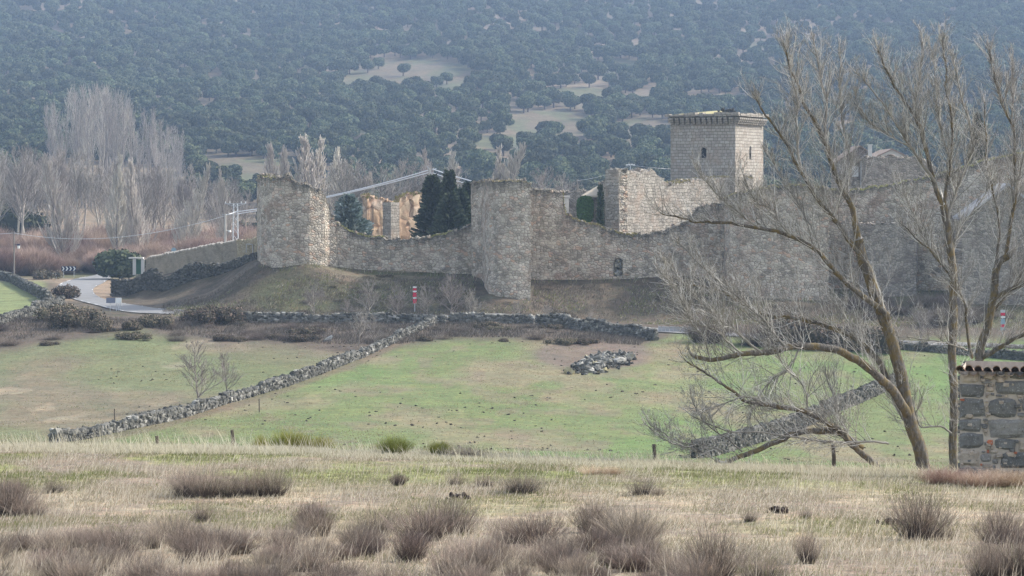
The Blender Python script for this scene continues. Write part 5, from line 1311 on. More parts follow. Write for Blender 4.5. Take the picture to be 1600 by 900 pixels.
# small leafless trees
for k, (px, row, h, D, lab) in enumerate([
    (311, 641, 6.2, None, 'small leafless tree standing against the diagonal stone wall, taller of two'), (356, 626, 4.4, None, 'smaller leafless sapling right of the taller one on the diagonal wall'),
    (491, 490, 5.2, 297, 'round leafless tree on the mound below the corner tower'), (577, 490, 5.2, 297, 'leafless tree on the mound left of the red and white post'),
    (560, 545, 4.5, 266, 'leafless sapling in the brown margin left of the diagonal wall top'), (585, 550, 4.0, 264, 'thin leafless sapling beside the upper diagonal wall'),
    (620, 497, 4.6, 294, 'leafless bush-like tree just left of the marker post'), (668, 500, 4.6, 292, 'leafless tree just right of the marker post'), (706, 500, 6.4, 292, 'largest leafless tree in front of the curtain wall near the middle tower'),
    (738, 500, 4.2, 292, 'leafless sapling below the left edge of the middle tower'), (805, 497, 2.6, 293, 'small leafless sapling below the middle tower'), (855, 497, 2.4, 293, 'small pale sapling at the start of the curving wall'),
    (925, 497, 2.4, 288, 'tiny pale sapling behind the curving wall'), (545, 497, 3.0, 293, 'thin sapling behind the low roadside wall'), (1440, 540, 5.0, 285, 'leafless tree by the road behind the second trunk'), (1500, 540, 5.5, 288, 'leafless tree by the road behind the hut roof')]):
    g = G(px, row, 170, 300) if D is None else ground_pt(px, D)
    place_tree('small_bare_tree', SPR[k % 3], g, RNG.uniform(0, 6), h / 8, lab, 'tree', None)

# ------------------------------------------------------------------ the great bare trees at the right
def limb_pts(lst, D0, D1, k=6):
    A = np.array(lst, float); t = np.linspace(0, 1, len(A)); s = np.linspace(0, len(A) - 1, (len(A) - 1) * k + 1)
    i = np.clip(s.astype(int), 0, len(A) - 2); f = (s - i)[:, None]
    p0 = A[np.maximum(i - 1, 0)]; p1 = A[i]; p2 = A[i + 1]; p3 = A[np.minimum(i + 2, len(A) - 1)]
    B = .5 * ((2*p1) + (-p0+p2)*f + (2*p0-5*p1+4*p2-p3)*f*f + (-p0+3*p1-3*p2+p3)*f**3)
    D = np.interp(s / (len(A) - 1), [0, 1], [D0, D1])
    return np.stack([(B[:, 0] - 800) / F * D, D, -(B[:, 1] - HZ) / F * D], 1)
def big_tree(limbs, label, at, seed, twigs=1.0):
    rng = np.random.default_rng(seed); tr = MB(); tw = MB()
    for (lst, D0, D1, w0, w1, dens, *rest_) in limbs:
        up = rest_[0] if rest_ else .5
        p = limb_pts(lst, D0, D1); n = len(p); rad = np.linspace(w0 ** .93, w1, n) / 2 / F * 66 * np.interp(w0, [5, 12, 25], [.72, .8, .92])
        ss = np.arange(n) * .32 + seed; p = p + np.stack([vnoise(ss, ss * 0 + q_, 1.0) - .5 for q_ in (1.5, 7.5, 13.5)], 1) * (.09 if w0 < 20 else .06) * sstep(0, 5, np.arange(n))[:, None] + rng.normal(0, .008, p.shape)
        (tr if w0 > 7 else tw).tube(p, rad, 9 if w0 > 10 else 6, tint=(.8 if w0 > 7 else .45))
        L = np.linalg.norm(np.diff(p, axis=0), axis=1).sum(); m = int(L * dens * twigs * 3.6)
        for k in range(m):
            f = rng.uniform(.12, 1.0); q = min(f * (n - 1), n - 1.01); i = int(q); b = p[i] * (1 - (q - i)) + p[i + 1] * (q - i); d = unit(p[i + 1] - p[i])
            ax = rng.normal(0, 1, 3); ax[1] *= .8; ax = unit(np.cross(d, ax)); a = rng.uniform(.4, .95); nd = unit(d * cos(a) + ax * sin(a) + np.array([0, 0, up * .4]))
            LL_ = (.4 + 1.45 * rng.random() ** 1.5) * (1.3 - .9 * f) * np.interp(w0, [4, 14], [.8, 1.2])
            lev = 2 if rng.random() < .6 else 1
            grow(tw, b, nd, LL_, min(rad[i] * .5, .012), lev, rng, up * .5, (6, 5), .65, .15, .003, 4, (.1, 1.0), .5)
        grow(tw, p[-1], unit(p[-1] - p[-2]), .45, rad[-1], 1, rng, up, (4, 3), .5, .12, .0055, 4, (.3, 1.0), .6)
    t_ = thing('bare_tree', label, 'tree', at)
    tr.build('trunk', M['bark'], t_, at, smooth=True); tw.build('crown', M['branch'], t_, at, smooth=True)
    return t_
a0 = ground_pt(1440, 66)
big_tree([
  ([(1447, 742), (1436, 700), (1421, 648), (1404, 571), (1378, 491), (1349, 409), (1341, 375)], 66, 66, 31, 17, 1.2),
  ([(1341, 375), (1331, 327), (1310, 280), (1288, 220), (1260, 168), (1240, 120), (1224, 72)], 66, 65, 15, 3, 4.6, .8),
  ([(1288, 222), (1290, 160), (1282, 110), (1272, 66)], 65.4, 66.5, 7, 2.5, 5, .9),
  ([(1324, 300), (1328, 248), (1318, 192), (1312, 135), (1312, 82)], 66, 67.2, 7, 2.5, 5, .9),
  ([(1346, 400), (1312, 356), (1301, 337), (1277, 313), (1251, 268), (1222, 215), (1196, 180), (1180, 150)], 66, 64.6, 12, 3, 4.2, .7),
  ([(1251, 268), (1244, 210), (1248, 160), (1236, 120)], 65, 64.5, 5, 2, 5, .9),
  ([(1421, 652), (1395, 612), (1364, 580), (1311, 549), (1250, 541), (1200, 550), (1160, 553), (1112, 562), (1085, 556)], 66, 62.8, 22, 6, 2.6, .9),
  ([(1190, 551), (1150, 520), (1110, 485), (1065, 440), (1040, 410)], 63.5, 62.5, 6, 2, 6, .5),
  ([(1160, 553), (1120, 520), (1085, 500), (1060, 460), (1036, 430)], 63, 62, 5, 2, 6, .5),
  ([(1227, 541), (1195, 505), (1160, 468), (1100, 420), (1060, 380)], 64, 63, 6, 2, 6, .6),
  ([(1110, 562), (1100, 530), (1080, 500), (1078, 470)], 62.6, 62.2, 4, 1.8, 6, .6),
  ([(1393, 608), (1372, 566), (1340, 530), (1289, 509), (1244, 498), (1200, 493), (1165, 478), (1120, 452), (1052, 444)], 66, 67.4, 15, 3, 3.6, .8),
  ([(1384, 500), (1381, 489), (1320, 439), (1280, 396), (1235, 369), (1187, 356), (1120, 347), (1080, 345), (1035, 333)], 66, 64, 15, 3, 3.2, .9),
  ([(1235, 369), (1205, 330), (1180, 310), (1160, 270)], 64.6, 64, 5, 2, 5.5, .8),
  ([(1187, 356), (1150, 330), (1120, 300), (1085, 262)], 64.3, 63.6, 4.5, 2, 5.5, .7),
  ([(1290, 405), (1268, 360), (1250, 320), (1222, 280), (1200, 240)], 65.5, 66.3, 5.5, 2, 5, .8),
  ([(1250, 541), (1230, 580), (1205, 595), (1176, 640), (1170, 655)], 64.4, 63.5, 5, 2, 4, -.4),
  ([(1425, 665), (1400, 640), (1370, 560), (1330, 510), (1300, 470)], 66.3, 67.5, 6, 2, 4, .8),
], 'large mossy bare tree leaning left with long arching limbs in front of the castle wall', a0, 700)
a1 = ground_pt(1376, 65)
big_tree([
  ([(1378, 742), (1356, 715), (1329, 691), (1310, 672), (1289, 660), (1262, 645), (1230, 637), (1200, 633), (1160, 622), (1130, 600), (1105, 586), (1072, 566)], 65, 62.5, 16, 3, 3.6, .5),
  ([(1262, 645), (1255, 600), (1225, 570), (1205, 530)], 64, 63.6, 5, 2, 5, .5),
  ([(1329, 691), (1310, 650), (1306, 625), (1290, 590)], 64.6, 65.2, 7, 2.5, 4.5, .9),
  ([(1347, 700), (1310, 676), (1290, 674), (1250, 676), (1225, 685), (1180, 704), (1135, 722)], 64.8, 63, 14, 9, 1.6, .9),
  ([(1388, 693), (1350, 691), (1290, 690), (1225, 681), (1180, 675), (1130, 672), (1080, 648)], 64, 62.6, 6, 2.5, 2.2, .3),
  ([(1200, 633), (1165, 620), (1130, 632), (1100, 642)], 63.2, 62.7, 4, 2, 4, .1),
  ([(1160, 705), (1120, 675), (1095, 650), (1080, 625)], 63.4, 62.8, 4, 2, 4, .5),
  ([(1130, 705), (1095, 695), (1060, 690), (1020, 668)], 63, 62, 3.5, 2, 4.5, .4),
  ([(1120, 720), (1080, 700), (1045, 690), (1010, 665)], 62.8, 61.8, 3, 2, 4.5, .5),
], 'low fallen-looking bare tree whose limbs sweep left just above the ridge grass', a1, 701)
a2 = ground_pt(1491, 67)
big_tree([
  ([(1491, 742), (1490, 690), (1491, 647), (1488, 560), (1489, 469), (1486, 400), (1474, 320)], 67, 67.5, 20, 14, 1.4),
  ([(1474, 325), (1460, 280), (1440, 208), (1418, 165), (1400, 140), (1385, 110), (1372, 78)], 67.5, 67, 12, 3, 4.6, .8),
  ([(1440, 208), (1432, 165), (1438, 115), (1442, 62)], 67.2, 68.2, 6, 2.5, 5, .9),
  ([(1462, 285), (1430, 238), (1408, 208), (1372, 152), (1336, 112)], 67.4, 66.2, 7, 2.5, 5, .8),
  ([(1425, 232), (1390, 210), (1360, 192), (1340, 165), (1334, 140)], 67, 66.2, 4.5, 2, 5, .8),
  ([(1474, 330), (1484, 270), (1488, 216), (1480, 144), (1476, 95), (1470, 62)], 67.5, 67.2, 9, 2.5, 5, .9),
  ([(1484, 250), (1470, 190), (1462, 130), (1455, 75)], 67.4, 68.5, 5, 2, 5, .9),
  ([(1476, 360), (1495, 300), (1512, 256), (1520, 220), (1504, 160), (1490, 100)], 67.5, 66.8, 7, 2.5, 5, .9),
  ([(1518, 560), (1512, 510), (1505, 469), (1467, 407), (1440, 380), (1410, 352)], 67.8, 66.8, 8, 2.5, 3.6, .8),
  ([(1512, 548), (1480, 536), (1425, 528), (1380, 524)], 67.2, 66, 5, 2, 3, .6),
  ([(1489, 680), (1470, 666), (1440, 668), (1432, 650), (1440, 620)], 67, 66.2, 6, 2.5, 2.5, .8),
  ([(1490, 430), (1450, 380), (1425, 330), (1402, 290)], 67.3, 68, 5, 2, 5, .9),
  ([(1486, 420), (1500, 360), (1530, 320), (1548, 280)], 67.3, 68.2, 5, 2, 5, .9),
], 'upright bare tree with a straight trunk touching the left edge of the hut', a2, 702)
a3 = ground_pt(1532, 71)
big_tree([
  ([(1531, 742), (1530, 640), (1529, 562), (1540, 520), (1551, 469), (1558, 415), (1576, 400)], 71, 71, 24, 12, 1.0),
  ([(1572, 402), (1582, 340), (1586, 300), (1584, 212), (1562, 152), (1552, 110), (1546, 78)], 71, 70.4, 10, 3, 4.8, .9),
  ([(1580, 200), (1584, 150), (1580, 92)], 70.6, 71.4, 5, 2.5, 5, .9),
  ([(1556, 420), (1562, 350), (1548, 290), (1540, 230), (1538, 160)], 71, 72, 8, 2.5, 4.6, .9),
  ([(1551, 469), (1575, 455), (1600, 442), (1640, 400), (1660, 330), (1665, 240), (1660, 150)], 71, 70, 13, 3, 3.4, .9),
  ([(1530, 562), (1560, 545), (1600, 522), (1650, 500), (1700, 440)], 71, 70, 13, 5, 2.4, .9),
  ([(1545, 500), (1570, 465), (1605, 415), (1625, 350), (1620, 260), (1612, 160)], 71, 72, 10, 3, 4, .9),
  ([(1586, 300), (1600, 250), (1606, 190), (1600, 130)], 70.8, 70, 5, 2.5, 5, .9),
], 'thick forked bare tree rising behind the tiled hut roof at the right edge', a3, 703)

# ------------------------------------------------------------------ stone hut
HD = 54.0; hx0 = (1500 - 800) / F * HD; rot = radians(13.5)
ux = np.array([cos(rot), -sin(rot)]); nrm = np.array([-sin(rot), -cos(rot)])   # face turned towards the camera
hz0 = float(gz(hx0, HD)) - .25; hz1 = -(580 - HZ) / F * HD; HW = 3.6; HDEP = 3.4
hut_at = np.array([hx0, HD, hz0])
hut = thing('stone_hut', 'small hut of big speckled granite blocks with a clay tile roof at the right edge', 'hut', hut_at)
mb = MB(); back = -nrm
for (o, u_, w_) in ((np.array([hx0, HD]), ux, HW), (np.array([hx0, HD]) + ux * HW, back, HDEP), (np.array([hx0, HD]) + ux * HW + back * HDEP, -ux, HW), (np.array([hx0, HD]) + back * HDEP, -back, HDEP)):
    grid_face(mb, o, u_, w_, hz0 - .4, hz1 + (.0), .06, rough=.03, seed=int(w_ * 10))
mb.build('mortar', M['mortar'], hut, hut_at)
rng = np.random.default_rng(61); C = []; S = []; RZ = []; TI = []
def face_stones(o, u_, w_, n_, seed):
    rng = np.random.default_rng(seed); cs = .03; hh0 = hz1 - hz0 + .05; nx_, nz_ = int(w_ / cs) + 1, int(hh0 / cs); occ = np.zeros((nx_, nz_), bool)
    def put(i, j, a, b, big):
        occ[i:i + a, j:j + b] = True; s = (i + a / 2) * cs - .02; p = o + u_ * s + n_ * .015
        C.append((p[0], p[1], hz0 + (j + b / 2) * cs)); S.append((a * cs * rng.uniform(.88, .98), .12, b * cs * rng.uniform(.86, .97))); RZ.append(math.atan2(u_[1], u_[0]))
        TI.append(rng.uniform(0, .7) if rng.random() < big else (rng.uniform(.76, .9) if rng.random() < .93 or b > 5 else .97))
    j = 0
    while j < nz_ - 3:                      # corner blocks
        a, b = int(rng.uniform(.25, .8) / cs), int(rng.uniform(.2, .5) / cs); b = min(b, nz_ - j); put(0, j, a, b, .95); j += b
    for (a0, a1, b0, b1, cnt, big) in ((.6, .95, .35, .55, 16, .95), (.4, .65, .24, .4, 50, .75), (.28, .45, .16, .28, 110, .55), (.16, .28, .1, .18, 260, .4), (.07, .16, .06, .12, 500, .3)):
        for _ in range(cnt):
            a, b = max(2, int(rng.uniform(a0, a1) / cs)), max(2, int(rng.uniform(b0, b1) / cs))
            for _t in range(30):
                i, j = rng.integers(0, max(1, nx_ - a)), rng.integers(0, max(1, nz_ - b))
                if not occ[i:i + a, j:j + b].any(): put(i, j, a, b, big); break
face_stones(np.array([hx0, HD]), ux, HW, nrm, 4); face_stones(np.array([hx0, HD]) + back * HDEP, -back, HDEP, -ux, 9); face_stones(np.array([hx0, HD]) + ux * HW, back, HDEP, ux, 12)
# finer rounded blocks: subdivided cubes
def rblocks(mb, C, S, RZ, TI, rng, N=6):
    g = np.linspace(-1, 1, N); A, B = np.meshgrid(g, g, indexing='ij'); V = []; Q = []
    # front-facing cap: a bulging panel with rounded edge, plus sides
    ex = (1 - (np.maximum(abs(A), abs(B))) ** 8)
    for c, s, r, t in zip(C, S, RZ, TI):
        e = rng.normal(0, .07, (N, N)); sk = rng.normal(0, .06, 6); X = A * s[0] / 2 * (1 + sk[0] * B + rng.normal(0, .02, (N, N))) + sk[2] * .3 * s[0] * B * .3; Zz = B * s[2] / 2 * (1 + sk[3] * A * 1.5 + rng.normal(0, .035, (N, N))) + sk[4] * .35 * s[2] * A
        rc = np.clip((abs(A) + abs(B) - 1.35) / .65, 0, 1) * rng.uniform(.02, .2); X = X * (1 - rc * .6); Zz = Zz * (1 - rc)
        Y = -(s[1] / 2) * (np.clip(ex * 1.4, 0, 1) * .75 - .1 + e)
        P3 = np.stack([X, Y, Zz], -1).reshape(-1, 3); cr_, sr_ = cos(r), sin(r)
        W = np.stack([P3[:, 0] * cr_ - P3[:, 1] * sr_, P3[:, 0] * sr_ + P3[:, 1] * cr_, P3[:, 2]], 1) + np.array(c)
        i = (np.arange(N - 1)[:, None] * N + np.arange(N - 1)[None]).ravel(); mb.add(W, np.stack([i, i + N, i + N + 1, i + 1], 1), tint=t)
rngh = np.random.default_rng(8)
for k in range(110):
    s_ = rngh.uniform(0, HW); p = np.array([hx0, HD]) + ux * s_ + nrm * .03; sz_ = rngh.uniform(.05, .13)
    C.append((p[0], p[1], rngh.uniform(hz0, hz1))); S.append((sz_ * rngh.uniform(1, 1.9), .12, sz_)); RZ.append(math.atan2(ux[1], ux[0])); TI.append(rngh.choice([.3, .6, .78, .85, .9, .97], p=[.2, .2, .2, .2, .17, .03]))
mb = MB(); rblocks(mb, C, S, RZ, TI, rng); mb.build('stone_facing', M['granite'], hut, hut_at, smooth=False)
rt = MB(); rng = np.random.default_rng(3)
def tile_row(off, zoff, lift, flip, n0, n1, depth):
    for k in range(n0, n1):
        s = k * .21 + (0 if not flip else .105); o = np.array([hx0, HD]) + ux * s + nrm * (.16 + rng.normal(0, .015) - off); r = .09
        a = np.linspace(0, pi, 7); 
        pa, pb = [], []
        rise = depth * -.12
        jj = rng.normal(0, .008)
        for th_ in a:
            sx_, sz_ = -cos(th_) * r, (sin(th_) * r) * (1 if not flip else -1)
            p1 = o + ux * sx_; p2 = p1 + back * depth
            pa.append((p1[0], p1[1], hz1 + zoff + sz_ + lift + jj)); pb.append((p2[0], p2[1], hz1 + zoff + sz_ * .85 + lift + jj + rise))
        V = np.array(pa + pb); V2 = V.copy(); V2[:, 2] -= .018
        i = np.arange(6); Q = np.stack([i, i + 1, i + 8, i + 7], 1)
        Qe = np.stack([i, i + 14, i + 15, i + 1], 1)
        rt.add(np.concatenate([V, V2]), np.concatenate([Q, Q[:, ::-1] + 14, Qe]), tint=rng.uniform(0, 1))
for j in range(8):
    tile_row(j * .42, j * .42 * -.12, .02, True, 0, 18, .5); tile_row(j * .42, j * .42 * -.12, .07, False, 0, 18, .5)
rt.build('roof', M['tile'], hut, hut_at)
gbm = MB(); o = np.array([hx0, HD]); q0 = o; q1 = o + ux * HW; q2 = q1 + back * HDEP; q3 = q0 + back * HDEP
zt = hz1 + HDEP * -.12
V = [(q0[0], q0[1], hz1 - .02), (q1[0], q1[1], hz1 - .02), (q2[0], q2[1], zt - .02), (q3[0], q3[1], zt - .02), (q3[0], q3[1], hz1 - .05), (q2[0], q2[1], hz1 - .05)]
gbm.add(V, [[0, 1, 2, 3], [2, 5, 4, 3]], [[0, 3, 4], [1, 5, 2]]); gbm.build('gable', M['mortar'], hut, hut_at)

# ------------------------------------------------------------------ foreground shrubs
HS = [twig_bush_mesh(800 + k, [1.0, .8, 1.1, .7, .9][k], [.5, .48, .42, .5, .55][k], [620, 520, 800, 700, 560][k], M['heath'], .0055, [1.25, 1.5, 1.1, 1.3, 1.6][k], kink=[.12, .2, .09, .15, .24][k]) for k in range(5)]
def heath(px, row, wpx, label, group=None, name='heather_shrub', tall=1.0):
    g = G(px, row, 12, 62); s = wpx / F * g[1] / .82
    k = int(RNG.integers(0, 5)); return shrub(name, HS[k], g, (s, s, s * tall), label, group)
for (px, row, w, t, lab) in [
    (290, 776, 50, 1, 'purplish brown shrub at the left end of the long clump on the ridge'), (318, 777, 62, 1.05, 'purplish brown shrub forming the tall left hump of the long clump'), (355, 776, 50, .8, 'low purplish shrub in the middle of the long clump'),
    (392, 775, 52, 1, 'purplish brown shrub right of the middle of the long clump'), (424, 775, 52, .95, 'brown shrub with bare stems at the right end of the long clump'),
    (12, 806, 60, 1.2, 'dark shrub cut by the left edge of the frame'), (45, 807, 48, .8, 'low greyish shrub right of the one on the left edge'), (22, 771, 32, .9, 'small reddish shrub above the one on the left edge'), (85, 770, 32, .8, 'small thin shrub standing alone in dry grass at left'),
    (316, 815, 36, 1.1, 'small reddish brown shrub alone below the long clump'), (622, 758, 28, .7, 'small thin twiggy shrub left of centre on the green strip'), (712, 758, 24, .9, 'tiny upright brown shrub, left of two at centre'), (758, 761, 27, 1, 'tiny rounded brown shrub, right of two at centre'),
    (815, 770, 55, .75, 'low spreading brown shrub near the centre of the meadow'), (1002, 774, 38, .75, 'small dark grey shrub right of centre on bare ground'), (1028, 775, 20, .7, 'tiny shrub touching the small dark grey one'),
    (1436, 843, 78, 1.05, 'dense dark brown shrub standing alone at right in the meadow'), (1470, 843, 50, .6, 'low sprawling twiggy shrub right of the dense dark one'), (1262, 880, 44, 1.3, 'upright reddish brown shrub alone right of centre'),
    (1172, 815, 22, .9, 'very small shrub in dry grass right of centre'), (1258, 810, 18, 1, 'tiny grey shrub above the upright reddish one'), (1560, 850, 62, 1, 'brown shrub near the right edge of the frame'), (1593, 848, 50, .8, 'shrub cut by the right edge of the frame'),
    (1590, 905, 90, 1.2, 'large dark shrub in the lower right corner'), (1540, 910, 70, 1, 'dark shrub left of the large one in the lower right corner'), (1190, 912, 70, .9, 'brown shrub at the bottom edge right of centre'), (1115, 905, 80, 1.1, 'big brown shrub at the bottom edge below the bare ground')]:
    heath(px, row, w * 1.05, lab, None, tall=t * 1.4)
rng = np.random.default_rng(96)
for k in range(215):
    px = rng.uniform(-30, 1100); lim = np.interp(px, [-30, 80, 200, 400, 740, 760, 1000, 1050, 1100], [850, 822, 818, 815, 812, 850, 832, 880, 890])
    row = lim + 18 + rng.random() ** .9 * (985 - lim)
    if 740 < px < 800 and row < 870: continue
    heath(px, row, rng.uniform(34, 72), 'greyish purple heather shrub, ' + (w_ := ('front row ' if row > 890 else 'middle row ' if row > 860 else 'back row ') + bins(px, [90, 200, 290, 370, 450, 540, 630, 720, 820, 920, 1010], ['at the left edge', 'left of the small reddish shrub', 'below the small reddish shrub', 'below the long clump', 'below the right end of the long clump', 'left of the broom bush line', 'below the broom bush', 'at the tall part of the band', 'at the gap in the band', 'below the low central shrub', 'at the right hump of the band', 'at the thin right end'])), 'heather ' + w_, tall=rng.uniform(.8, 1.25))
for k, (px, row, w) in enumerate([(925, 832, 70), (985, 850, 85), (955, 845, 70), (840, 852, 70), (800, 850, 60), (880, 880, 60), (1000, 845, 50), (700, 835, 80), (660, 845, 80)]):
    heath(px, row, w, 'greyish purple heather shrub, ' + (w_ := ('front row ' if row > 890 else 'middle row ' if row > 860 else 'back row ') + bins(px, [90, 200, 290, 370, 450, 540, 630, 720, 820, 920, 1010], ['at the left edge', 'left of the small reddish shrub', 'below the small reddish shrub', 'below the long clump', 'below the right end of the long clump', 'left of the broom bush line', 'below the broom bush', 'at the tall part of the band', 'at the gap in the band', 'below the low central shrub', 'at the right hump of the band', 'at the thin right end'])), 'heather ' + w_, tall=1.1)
# broom, rushes and dry bracken
def broom_mesh(seed, w, h, n, mat, tw): return twig_bush_mesh(seed, w, h, n, mat, tw, 1.3, kink=.05)
GB = broom_mesh(820, 1.2, .75, 1500, M['gorse'], .011)
g = G(617, 712, 55, 66); shrub('broom_bush', GB, g, (.62, .62, .62), 'bright green broom bush on the ridge edge at centre', None, 'bush')
g = G(686, 713, 55, 66); shrub('broom_bush', GB, g, (.42, .42, .45), 'smaller yellowish broom bush right of the bright green one', None, 'bush')
g = G(727, 715, 55, 66); shrub('heather_shrub', HS[2], g, (1.0, 1, .75), 'brown twiggy shrub right of the two broom bushes on the ridge', None)
for k, px in enumerate((408, 440, 458, 480, 505)):
    g = ground_pt(px, 66.5); shrub('rush_tuft', broom_mesh(830 + k, .55, .62, 420, M['gorse'], .01), g, (.75 if k in (0, 3) else 1.1, 1, [.7, .95, 1, .8, .75][k] + .15), ['leftmost small rush tuft on the ridge', 'olive rush tuft, second from the left', 'tallest olive rush tuft in the row', 'dim rush tuft right of the tallest', 'rightmost thin rush tuft of the row'][k], 'rush tufts on the ridge', 'grass tuft')
BRK = twig_bush_mesh(840, 1.0, .4, 520, tinted('dry_bracken', [(0, (.25, .16, .11)), (.5, (.42, .3, .23)), (1, (.62, .5, .4))]), .007, 1.5, kink=.3)
for k, (px, row, s, lab) in enumerate([(1470, 756, .9, 'reddish dry bracken clump in front of the straight trunk'), (1492, 757, .8, 'reddish dry bracken at the left corner of the hut'), (1525, 763, .9, 'dry bracken along the foot of the hut wall, left part'), (1556, 764, .9, 'dry bracken along the foot of the hut wall, middle part'), (1590, 765, 1.0, 'dry bracken along the foot of the hut wall at the right edge'), (925, 742, .55, 'small reddish bracken patch on the ridge grass'), (955, 742, .5, 'small reddish bracken patch right of its twin on the ridge')]):
    g = G(px, row, 48, 62); shrub('bracken_clump', BRK, g, s, lab, None, 'bracken')
for k, (px, row, lab) in enumerate([(1217, 801, 'dark molehill on the bare meadow, left one'), (1395, 820, 'dark molehill beside the dense dark shrub'), (718, 779, 'small dark molehill near the centre shrubs')]):
    g = G(px, row, 25, 60); m_ = MB(); rng = np.random.default_rng(k); n = 40; stones(m_, np.stack([g[0] + rng.normal(0, .09, n), g[1] + rng.normal(0, .07, n), g[2] + np.abs(rng.normal(0, .035, n))], 1), rng.uniform(.03, .09, (n, 3)), rng, tint=rng.uniform(0, .1, n))
    tag(m_.build('molehill', simple('turned_earth', (.035, .025, .02)) if k == 0 else bpy.data.materials['turned_earth'], at=g), lab, 'molehill')

# dung and clods on the pasture
rng = np.random.default_rng(33); n = 600; Dk = rng.uniform(172, 285, n); uk = rng.uniform(150, 1650, n); Xk = (uk - 800) / F * Dk; kk_ = fbm(Xk / 12, Dk / 20, 15.0, 3) > .53; Dk, Xk = Dk[kk_], Xk[kk_]; n = len(Dk)
mb = MB(); stones(mb, np.stack([Xk, Dk, gz(Xk, Dk) + .02], 1), np.stack([rng.uniform(.1, .28, n), rng.uniform(.1, .25, n), rng.uniform(.05, .12, n)], 1), rng, tint=rng.uniform(0, .25, n))
tag(mb.build('earth_clods', bpy.data.materials['turned_earth']), 'small dark clods and dung scattered over the green pasture', 'clods', kind='stuff')
# ------------------------------------------------------------------ grass
def grass(name, n, Dlo, Dhi, hfun, w, tfun, keep, label, seed, wind=(.25, 0), lean=.5, power=1.0):
    rng = np.random.default_rng(seed)
    D = Dlo + (Dhi - Dlo) * rng.random(n) ** power; u = rng.uniform(-130, 1730, n); X = (u - 800) / F * D
    k = keep(u, D, X, rng); D, u, X = D[k], u[k], X[k]; Z = gz(X, D)
    if Dhi < 70: Z = Z + .05 * (fbm(X * 2.2, D * 2.2, 4.0, 4) - .5)
    C = np.stack([X, D, Z - .02], 1); h = hfun(u, D, X, rng); t = tfun(u, D, X, rng)
    V, Q, T, tt = blades(C, h, np.full(len(C), w) * np.interp(D, [25, 60], [.7, 1.2]), lean, rng, np.clip(t, 0, 1), wind)
    mb = MB(); mb.add(V, Q, T, tt); o = mb.build(name, M['grass'])
    return tag(o, label, 'grass', kind='stuff')
def t_fg(u, D, X, rng):
    gr = sstep(43, 51, D) * (1 - sstep(58, 60.5, D)) * sstep(.35, .5, fbm(X / 2.5, D / 4.0, 2.0, 5))
    return rng.normal(.68, .24, len(u)) - .42 * gr - .3 * sstep(.5, .65, fbm(X / 5, D / 6, 9.0, 4))
grass('short_grass', 260000, 21, 64, lambda u, D, X, r: r.uniform(.03, .11, len(u)), .012, t_fg, lambda u, D, X, r: r.random(len(u)) < .15 + .85 * sstep(.4, .62, fbm(X / 1.3, D / 2, 12.0, 4)), 'short dry and green grass covering the meadow', 1, lean=1.2, power=1.0)
grass('dry_grass', 75000, 22, 60, lambda u, D, X, r: r.uniform(.12, .34, len(u)), .009, lambda u, D, X, r: r.normal(.8, .14, len(u)), lambda u, D, X, r: (r.random(len(u)) < .08 + .9 * sstep(.56, .68, fbm(X / 1.8, D / 3, 22.0, 4)) * np.where(u < 520, 1.0, .35)), 'taller straw-coloured grass in loose tufts on the meadow', 2, lean=.7)
grass('ridge_grass', 110000, 57.5, 64.5, lambda u, D, X, r: np.where(r.random(len(u)) < .04, 2.4, .8) * r.uniform(.04, .17, len(u)) * (.4 + 1.3 * fbm(X / 1.2, D / 1.5, 61.0, 4)) * np.where(u < 520, 1.3, 1.0), .011, lambda u, D, X, r: r.normal(.86, .13, len(u)), lambda u, D, X, r: r.random(len(u)) < .55 + .45 * sstep(.4, .6, fbm(X / 1.5, D / 2, 32.0, 3)), 'pale straw grass along the crest of the meadow', 3, wind=(-.22, 0), lean=.9)
grass('pasture_grass', 120000, 166, 292, lambda u, D, X, r: r.uniform(.03, .12, len(u)), .06, lambda u, D, X, r: r.normal(.42, .16, len(u)), lambda u, D, X, r: r.random(len(u)) < .25 + .6 * sstep(.48, .64, fbm(X / 6, D / 14, 42.0, 5)), 'short grass tufts scattered over the pasture', 4, lean=1.3)
grass('bank_grass', 90000, 296, 345, lambda u, D, X, r: r.uniform(.12, .4, len(u)), .1, lambda u, D, X, r: r.normal(.4, .2, len(u)), lambda u, D, X, r: (r.random(len(u)) < sstep(.45, .6, fbm(X / 6, D / 6, 52.0, 5))) & ~((u < 260) & (D > 296)) & (D < np.interp(u, [400, 480, 740, 745, 830, 835, 1130, 1135, 1290], [316, 315, 318, 304, 304, 317, 317, 309, 309])), 'rough grass tufts on the castle mound', 5, lean=1.0)

grass('bank_brush', 90000, 268, 292, lambda u, D, X, r: r.uniform(.15, .6, len(u)), .035, lambda u, D, X, r: r.normal(.4, .25, len(u)), lambda u, D, X, r: (r.random(len(u)) < .3 + .7 * sstep(.4, .6, fbm(X / 4, D / 6, 72.0, 5))) & (D > np.interp(u, [0, 200, 330, 480, 560, 700, 850, 1000, 1040, 1200], [266, 284, 272, 270, 262, 275, 274, 268, 300, 276])) & (D < np.interp(u, [0, 700, 850, 1000, 1030, 1040, 1400], [292, 291, 288, 276, 272, 282, 281])), 'dense brown leafless brush on the bank under the road walls', 6, lean=1.2)
_fu, _fd = [404, 450, 484, 520, 560, 600, 740, 742, 757, 764, 829, 831, 1130, 1134, 1294, 1296, 1700], [320, 317, 318, 320, 321.5, 321.5, 320.5, 319, 315, 308, 306.5, 319.3, 321.5, 316, 313, 322, 318.5]
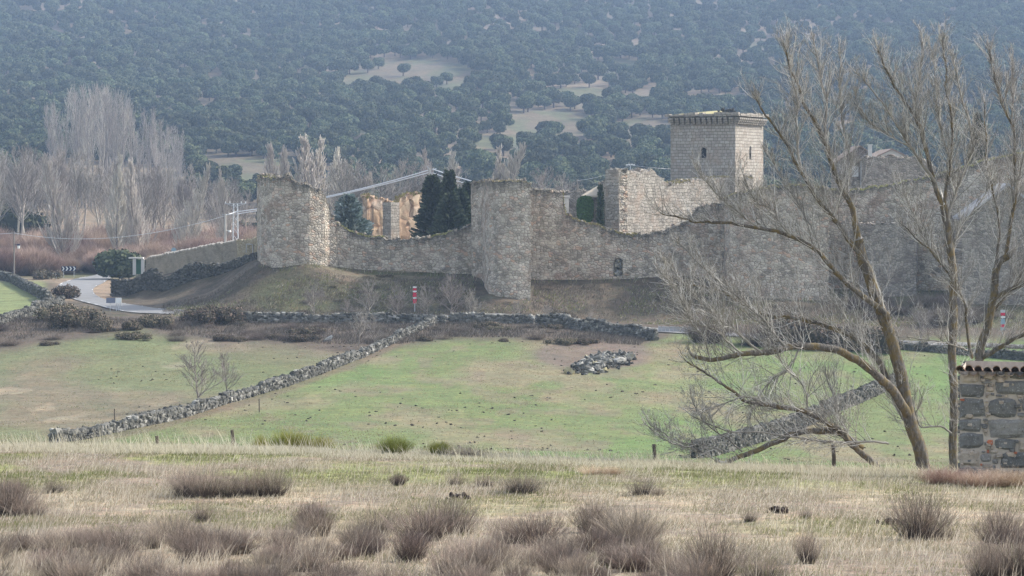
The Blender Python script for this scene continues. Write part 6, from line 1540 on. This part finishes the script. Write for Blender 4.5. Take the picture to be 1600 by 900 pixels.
grass('wall_foot_weeds', 26000, 304, 324, lambda u, D, X, r: r.uniform(.15, .75, len(u)) * (.3 + 1.2 * fbm(X / 1.5, X * 0, 91.0, 3)), .06, lambda u, D, X, r: r.normal(.4, .22, len(u)), lambda u, D, X, r: (np.abs(D - np.interp(u, _fu, _fd) + 1.2) < 1.4 * r.random(len(u))) & (u > 404) & (u < 1700) & (fbm(X / 3, X * 0, 95.0, 3) > .38), 'rough weeds along the foot of the castle walls', 8, lean=.9)
grass('mound_scrub', 130000, 300, 322, lambda u, D, X, r: r.uniform(.1, .45, len(u)), .035, lambda u, D, X, r: r.normal(.32, .25, len(u)), lambda u, D, X, r: (r.random(len(u)) < .22 + .78 * sstep(.42, .58, fbm(X / 3.5, D / 4.5, 82.0, 5))) & (u > 255) & (D < np.interp(u, [255, 330, 400, 480, 740, 745, 830, 835, 1130, 1135, 1290], [330, 330, 321, 316, 318, 304, 304, 317, 317, 309, 309])), 'low brown heath covering the castle mound', 7, lean=1.3)
bpy.data.objects['mound_scrub'].data.materials[0] = M['bank_twig']
bpy.data.objects['bank_brush'].data.materials[0] = M['bank_twig']

# ------------------------------------------------------------------ haze
me = bpy.data.meshes.new('haze'); hx, hy0, hy1, hz_0, hz_1 = 3400, -120, 2800, -45, 440
V = [(-hx, hy0, hz_0), (hx, hy0, hz_0), (hx, hy1, hz_0), (-hx, hy1, hz_0), (-hx, hy0, hz_1), (hx, hy0, hz_1), (hx, hy1, hz_1), (-hx, hy1, hz_1)]
me.from_pydata(V, [], [(0,3,2,1),(4,5,6,7),(0,1,5,4),(1,2,6,5),(2,3,7,6),(3,0,4,7)])
hm = bpy.data.materials.new('haze'); hm.use_nodes = True; nt = hm.node_tree; nt.nodes.remove(nt.nodes['Principled BSDF'])
pv = nt.nodes.new('ShaderNodeVolumePrincipled'); pv.inputs['Color'].default_value = (.5, .69, 1.0, 1); pv.inputs['Density'].default_value = .00016; pv.inputs['Anisotropy'].default_value = 0.0
nt.links.new(pv.outputs[0], nt.nodes['Material Output'].inputs['Volume']); me.materials.append(hm)
ho = bpy.data.objects.new('haze', me); COL.objects.link(ho); tag(ho, 'thin bluish haze over the valley', 'haze', kind='stuff')
print('objects', len(COL.objects), 'faces', sum(len(m.polygons) for m in bpy.data.meshes))
